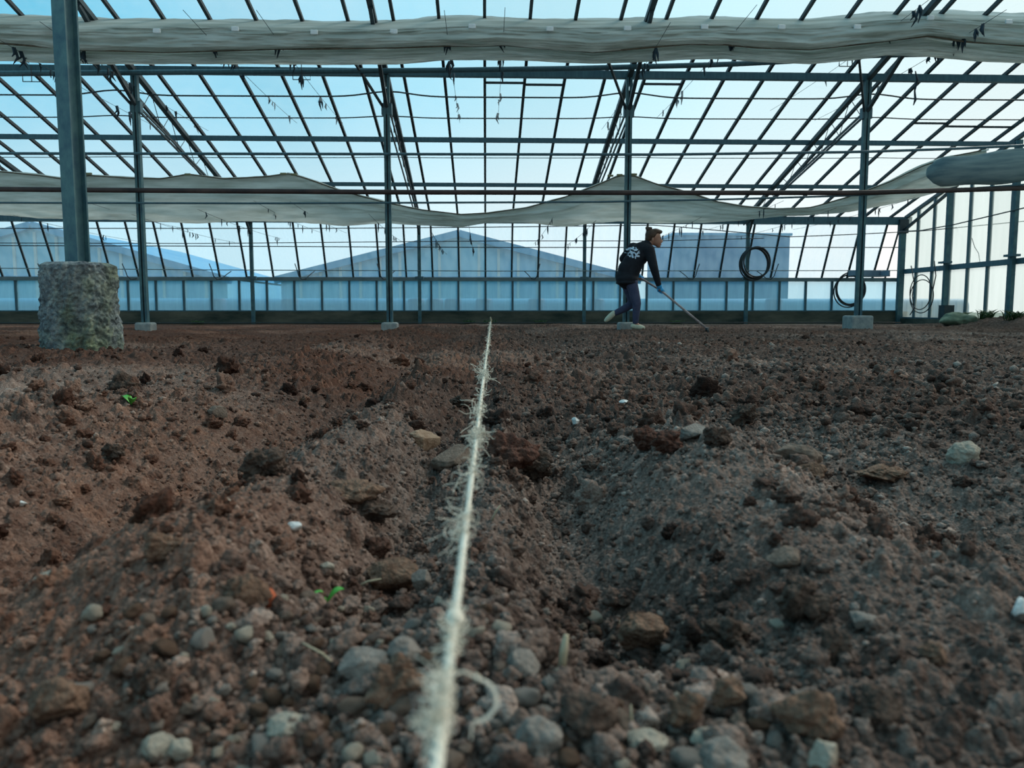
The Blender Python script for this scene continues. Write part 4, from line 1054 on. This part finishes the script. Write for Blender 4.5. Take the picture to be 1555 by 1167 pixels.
# gravel: one object each, meshes shared
pm = []
for k in range(14):
    V, Fc = ico(3, 300 + k, .2, (1, .8, .7), 3 if k % 2 else 0, .12); b = MB().add([tuple(v) for v in V], [tuple(int(i) for i in f) for f in Fc])
    pm.append(b.mesh('pebble', M[('pebble', 'pebble_b', 'pebble', 'clod', 'pebble_b', 'pebble_l', 'clod')[k % 7]], True))
rng = random.Random(77); placed = []
tries = 0
while len(placed) < 250 and tries < 9000:
    tries += 1
    px = rng.uniform(120, 1330); py = rng.uniform(905, 1165)
    c_ = math.exp(-((px - 560) / 330) ** 2) * (1 if py > 900 else 0) + math.exp(-((px - 960) / 260) ** 2) * (1 if py > 1010 else .12)
    if rng.random() > c_: continue
    X, Y = on_ground(px, py); r = rng.choice((.004, .005, .006, .007, .0085, .010)) * rng.uniform(.85, 1.2)
    if any((X - a) ** 2 + (Y - b) ** 2 < (r + c) ** 2 * .8 for a, b, c in placed): continue
    placed.append((X, Y, r))
    o = bpy.data.objects.new('pebble', pm[rng.randrange(14)]); COL.objects.link(o)
    o.location = (X, Y, hmax(X, Y, r * .6) + r * .5); s = r; o.scale = (s * rng.uniform(.85, 1.2), s * rng.uniform(.85, 1.1), s * rng.uniform(.8, 1.05)); o.rotation_euler = (rng.uniform(-.4, .4), rng.uniform(-.4, .4), rng.uniform(0, 6.28))
    tag(o, 'small grey-brown pebble in the gravel at the front of the bed', 'pebble', 'gravel pebbles at the front')

# leaves, straws, weeds
def leaf(px, py, L_, W_, label, az, tilt, two=False):
    X, Y = on_ground(px, py); z = hmax(X, Y, .01) + .004
    t = tag(empty('fallen_leaf', (X, Y, z)), label, 'leaf')
    def blade(sgn, s_):
        vs = []; fs = []; n_ = 10
        for i in range(n_ + 1):
            u = i / n_; w = W_ * s_ * math.sin(math.pi * min(1, u * .93 + .05)) ** .8; l = L_ * s_ * u; zz = l * math.sin(tilt) + .18 * L_ * math.sin(u * 3)
            for v_ in (-1, 0, 1): vs.append((l * math.cos(tilt), v_ * w, zz + abs(v_) * w * .5))
        for i in range(n_):
            for q in (0, 1): fs.append((i * 3 + q, i * 3 + q + 1, i * 3 + q + 4, i * 3 + q + 3))
        o = MB().add([Matrix.Rotation(az + sgn, 3, 'Z') @ Vector(v) for v in vs], fs).build('leaf_blade', M['leaf'], None, True, center=False)
        o.parent = t; sd = o.modifiers.new('s', 'SOLIDIFY'); sd.thickness = .0006
    blade(0, 1)
    if two: blade(2.5, .8)
leaf(496, 922, .022, .006, 'fresh green leaf lying beside the orange shard', R(20), R(35), True)
leaf(200, 610, .035, .012, 'tiny green leaf on the left bed below the big column', R(160), R(30), True)
def stick(px, py, dx, dz, r_, label, m='straw', dy=0.0):
    X, Y = on_ground(px, py); z = hmax(X, Y, .004)
    tag(MB().tube([(X, Y, z - .004), (X + dx * .5, Y + dy * .5, z + dz * .55), (X + dx, Y + dy, z + dz)], [r_, r_, r_ * .6], 6).build('straw_stalk', M[m], None, True), label, 'straw')
stick(960, 1088, -.001, .020, .0011, 'upright straw stalk at the front, right of the string')
stick(852, 1018, .004, .028, .0035, 'pale splinter of wood standing among the front pebbles')
stick(887, 1000, .002, .012, .003, 'short pale splinter right of the standing splinter')
stick(745, 782, .014, .022, .0016, 'dry stalk leaning just right of the string')
stick(90, 1060, .006, .018, .0016, 'bent dry stalk over the smooth clod in the lower left')
stick(1205, 995, .045, .006, .0015, 'dry stalk lying flat right of the ragged dark clod')
stick(540, 885, .03, .006, .0014, 'curved root lying left of the rounded brown stone')
stick(936, 958, .004, .012, .001, 'thin straw left of the rounded brown clod')
stick(520, 1010, -.03, .02, .001, 'fine dry stalk lying over the gravel left of the string')
# weeds along the curb and the mossy stone by the gable
def weed(x, y, h_, n_, label, grp='weeds along the back curb', z0=None):
    b = MB(); rnd = random.Random(int(x * 100)); z = hz(x, y) if z0 is None else z0
    for _ in range(n_):
        a_ = rnd.uniform(0, 6.28); l = h_ * rnd.uniform(.5, 1.1); ox, oy = rnd.uniform(-.12, .12), rnd.uniform(-.06, .06)
        b.tube([(x + ox, y + oy, z - .01), (x + ox + .3 * l * math.cos(a_), y + oy + .2 * l * math.sin(a_), z + l * .6), (x + ox + .8 * l * math.cos(a_), y + oy + .5 * l * math.sin(a_), z + l * .8)], [.006, .009, .002], 4)
    tag(b.build('weed_tuft', M['grass'], None, True), label, 'weed', grp)
for x, l in ((-.35, 'low green weed tuft beside the far peg'), (.1, 'low green weed tuft right of the far peg'), (-2.4, 'weed tuft at the curb between the two slim posts'), (-6.2, 'weed tuft at the curb near the big column'), (4.2, 'weed tuft at the curb right of the person'), (1.2, 'weed tuft at the curb left of the person')):
    weed(x, 16.85, .11, 40, l)
for x, y, l in ((9.0, 13.6, 'tall weed tuft at the gable foot by the right edge'), (8.95, 12.8, 'tall weed tuft nearest on the gable bank'), (9.05, 14.4, 'weed tuft beside the mossy lump')):
    weed(x, y, .2, 60, l, 'weeds along the gable')
V, Fc = ico(4, 900, .25, (.30, .30, .16)); o = MB().add([tuple(v) for v in V], [tuple(int(i) for i in f) for f in Fc]).build('mossy_lump', simple('moss_grey', (.10, .14, .09), (.24, .28, .2), .95, 8, bump=.6), None, True, center=False)
o.location = (8.7, 13.9, hz(8.7, 13.9) + .06); tag(o, 'pale mossy lump at the foot of the gable', 'rock')

# ------------------------------------------------------------------ outside: neighbouring houses of glass
bl1 = simple('neighbour_pale_blue_glazing', (.16, .52, .82), (.30, .66, .86), .6, .5, stretch=(1, 1, .3))
bl2 = simple('neighbour_blue_verge', (.08, .34, .62), (.14, .42, .66), .6, .6)
wht = simple('neighbour_white_bar', (.6, .68, .7), (.72, .78, .8), .6, 3)
def neighbour(px_peak, py_peak, px0, px1, py_b, Y, label):
    pk_ = P(px_peak, py_peak, Y); l = P(px0, py_b, Y); r = P(px1, py_b, Y)
    xm = pk_.x; hw = max(xm - l.x, r.x - xm) * 1.02; ze = l.z
    t = tag(empty('neighbour_greenhouse', (xm, Y, 0)), label, 'greenhouse', 'greenhouses outside')
    D = 14
    b = MB(); b.add([(xm - hw, Y, -.02), (xm + hw, Y, -.02), (xm + hw, Y, ze), (xm, Y, pk_.z - .15), (xm - hw, Y, ze), (xm - hw, Y + D, -.02), (xm + hw, Y + D, -.02), (xm + hw, Y + D, ze), (xm, Y + D, pk_.z - .15), (xm - hw, Y + D, ze)],
         [(0, 1, 2, 3, 4), (9, 8, 7, 6, 5), (0, 4, 9, 5), (1, 6, 7, 2)]); b.build('glazed_gable', bl1, t)
    rf = MB()
    for sx in (-1, 1):
        rf.beam((xm, Y - .15, pk_.z - .06), (xm + sx * (hw + .2), Y - .15, ze - .05), .3, .26)
        rf.add([(xm, Y - .25, pk_.z), (xm + sx * hw, Y - .25, ze + .08), (xm + sx * hw, Y + D, ze + .08), (xm, Y + D, pk_.z)], [(0, 1, 2, 3)])
    rf.build('roof', bl2, t)
    n_ = 9
    for k in range(-n_ + 1, n_):
        x = xm + hw * k / n_; zt_ = ze + (pk_.z - .3 - ze) * (1 - abs(k) / n_)
        MB().box((x - .05, Y - .06, 0), (x + .05, Y - .01, zt_)).build('white_bar', wht, t)
    MB().box((xm - hw, Y - .08, 1.5), (xm + hw, Y - .02, 1.6)).build('cross_rail', bl2, t)
neighbour(697, 353, 432, 930, 424, 30, 'pale blue neighbouring greenhouse gable seen through the vents at centre')
neighbour(52, 340, -230, 330, 424, 30, 'pale blue neighbouring greenhouse gable seen at the far left')
t = tag(empty('blue_tank', (P(1100, 440, 26).x, 26, 0)), 'tall blue film-covered tank outside behind the raking person', 'tank')
a_ = P(1012, 362, 26); b_ = P(1182, 362, 26); dk = simple('deep_blue_film', (.05, .20, .42), (.10, .30, .50), .5, .8, stretch=(1, 1, .4))
MB().box((a_.x, 25, 0), (b_.x, 29, a_.z)).build('tank_body', dk, t); MB().box((a_.x - .06, 24.94, a_.z), (b_.x + .06, 29.06, a_.z + .08)).build('tank_lid', bl2, t)
# low blue film cover and drums right behind the glass
t = tag(MB().box((-16, 21, 0), (13.5, 22, .62)).build('film_tunnel', simple('mid_blue_film', (.08, .27, .48), (.18, .42, .60), .5, .5, stretch=(.6, 1, .2))), 'long low blue film-covered bed outside the back wall', 'bed cover')
bv = t.modifiers.new('b', 'BEVEL'); bv.width = .2; bv.segments = 5
t = tag(MB().box((12.2, 3, 0), (13.2, 17, .95)).build('film_tunnel', simple('pale_blue_film', (.16, .36, .50), (.30, .50, .60), .5, .5)), 'low pale blue film-covered bed outside the right gable', 'bed cover')
bv = t.modifiers.new('b', 'BEVEL'); bv.width = .25; bv.segments = 5
dr = [(330, 'far left'), (440, 'left of the slim post'), (632, 'below the left slope of the neighbouring gable'), (660, 'below the neighbouring gable peak, left'), (688, 'below the neighbouring gable peak, right'), (735, 'behind the far peg'), (815, 'left of the raking person'), (905, 'close behind the raking person'), (1175, 'below the upper hose coil')]
for px, l in dr:
    p = P(px, 455, 20.2); b = MB(); b.tube([(p.x, 20.2, 0), (p.x, 20.2, .04), (p.x, 20.2, .2), (p.x, 20.2, .38), (p.x, 20.2, .56), (p.x, 20.2, .60)], [.20, .22, .215, .225, .22, .19], 20)
    tag(b.build('plastic_drum', simple('drum_blue', (.03, .09, .22), (.06, .14, .28), .5, 3), None, True), 'blurred dark blue drum outside the lower glass, ' + l, 'drum', 'drums outside the back wall')

# ------------------------------------------------------------------ sky
w = bpy.data.worlds.new('sky'); S.world = w; w.use_nodes = True; nt = w.node_tree; nt.nodes.clear()
out = nt.nodes.new('ShaderNodeOutputWorld'); bg = nt.nodes.new('ShaderNodeBackground')
tc = N(nt, 'TexCoord'); sp = N(nt, 'SeparateXYZ'); nt.links.new(tc.outputs['Generated'], sp.inputs[0])
def mrange(src, a, b, c=0, d=1):
    m = N(nt, 'MapRange'); m.interpolation_type = 'SMOOTHSTEP'
    for k_, v_ in zip(('From Min', 'From Max', 'To Min', 'To Max'), (a, b, c, d)): m.inputs[k_].default_value = v_
    nt.links.new(src, m.inputs['Value']); return m.outputs[0]
def mixc(f, a, b, bt='MIX'):
    m = N(nt, 'MixRGB', blend_type=bt)
    for i_, s_ in ((0, f), (1, a), (2, b)):
        if isinstance(s_, (int, float)): m.inputs[i_].default_value = s_
        elif isinstance(s_, tuple): m.inputs[i_].default_value = (*s_, 1)
        else: nt.links.new(s_, m.inputs[i_])
    return m.outputs[0]
az = mrange(sp.outputs[0], -.60, .50)
high = mixc(az, (.13, .56, .80), (.66, .92, .98))
high = mixc(mrange(sp.outputs[0], .30, .62), high, (.80, .90, .88))
low = mixc(mrange(sp.outputs[0], -.55, .45), (.60, .82, .90), (.98, .99, .97))
col = mixc(mrange(sp.outputs[2], .06, .30), low, high)
nz_ = N(nt, 'TexNoise'); nz_.inputs['Scale'].default_value = 2.2; nz_.inputs['Detail'].default_value = 4
nt.links.new(tc.outputs['Generated'], nz_.inputs['Vector'])
col = mixc(mrange(nz_.outputs['Fac'], .45, .75, 0, .35), col, (.85, .92, .95))
nt.links.new(col, bg.inputs[0])
nt.links.new(mrange(sp.outputs[1], -.5, .25, .62, 1.0), bg.inputs[1])
nt.links.new(bg.outputs[0], out.inputs[0])
# soft veiled sun from beyond the gable, high at the right
sl = bpy.data.lights.new('sun', 'SUN'); sl.energy = 1.9; sl.angle = R(22); sl.color = (1, .91, .80)
so = bpy.data.objects.new('sun', sl); COL.objects.link(so); so.rotation_euler = (R(-46), 0, R(-52))
so.location = (6, 20, 12)

S.view_settings.view_transform = 'Standard'; S.view_settings.look = 'None'; S.view_settings.gamma = 1; S.view_settings.exposure = 0.12
S.view_settings.use_curve_mapping = False
S.cycles.transparent_max_bounces = 24; S.cycles.max_bounces = 8
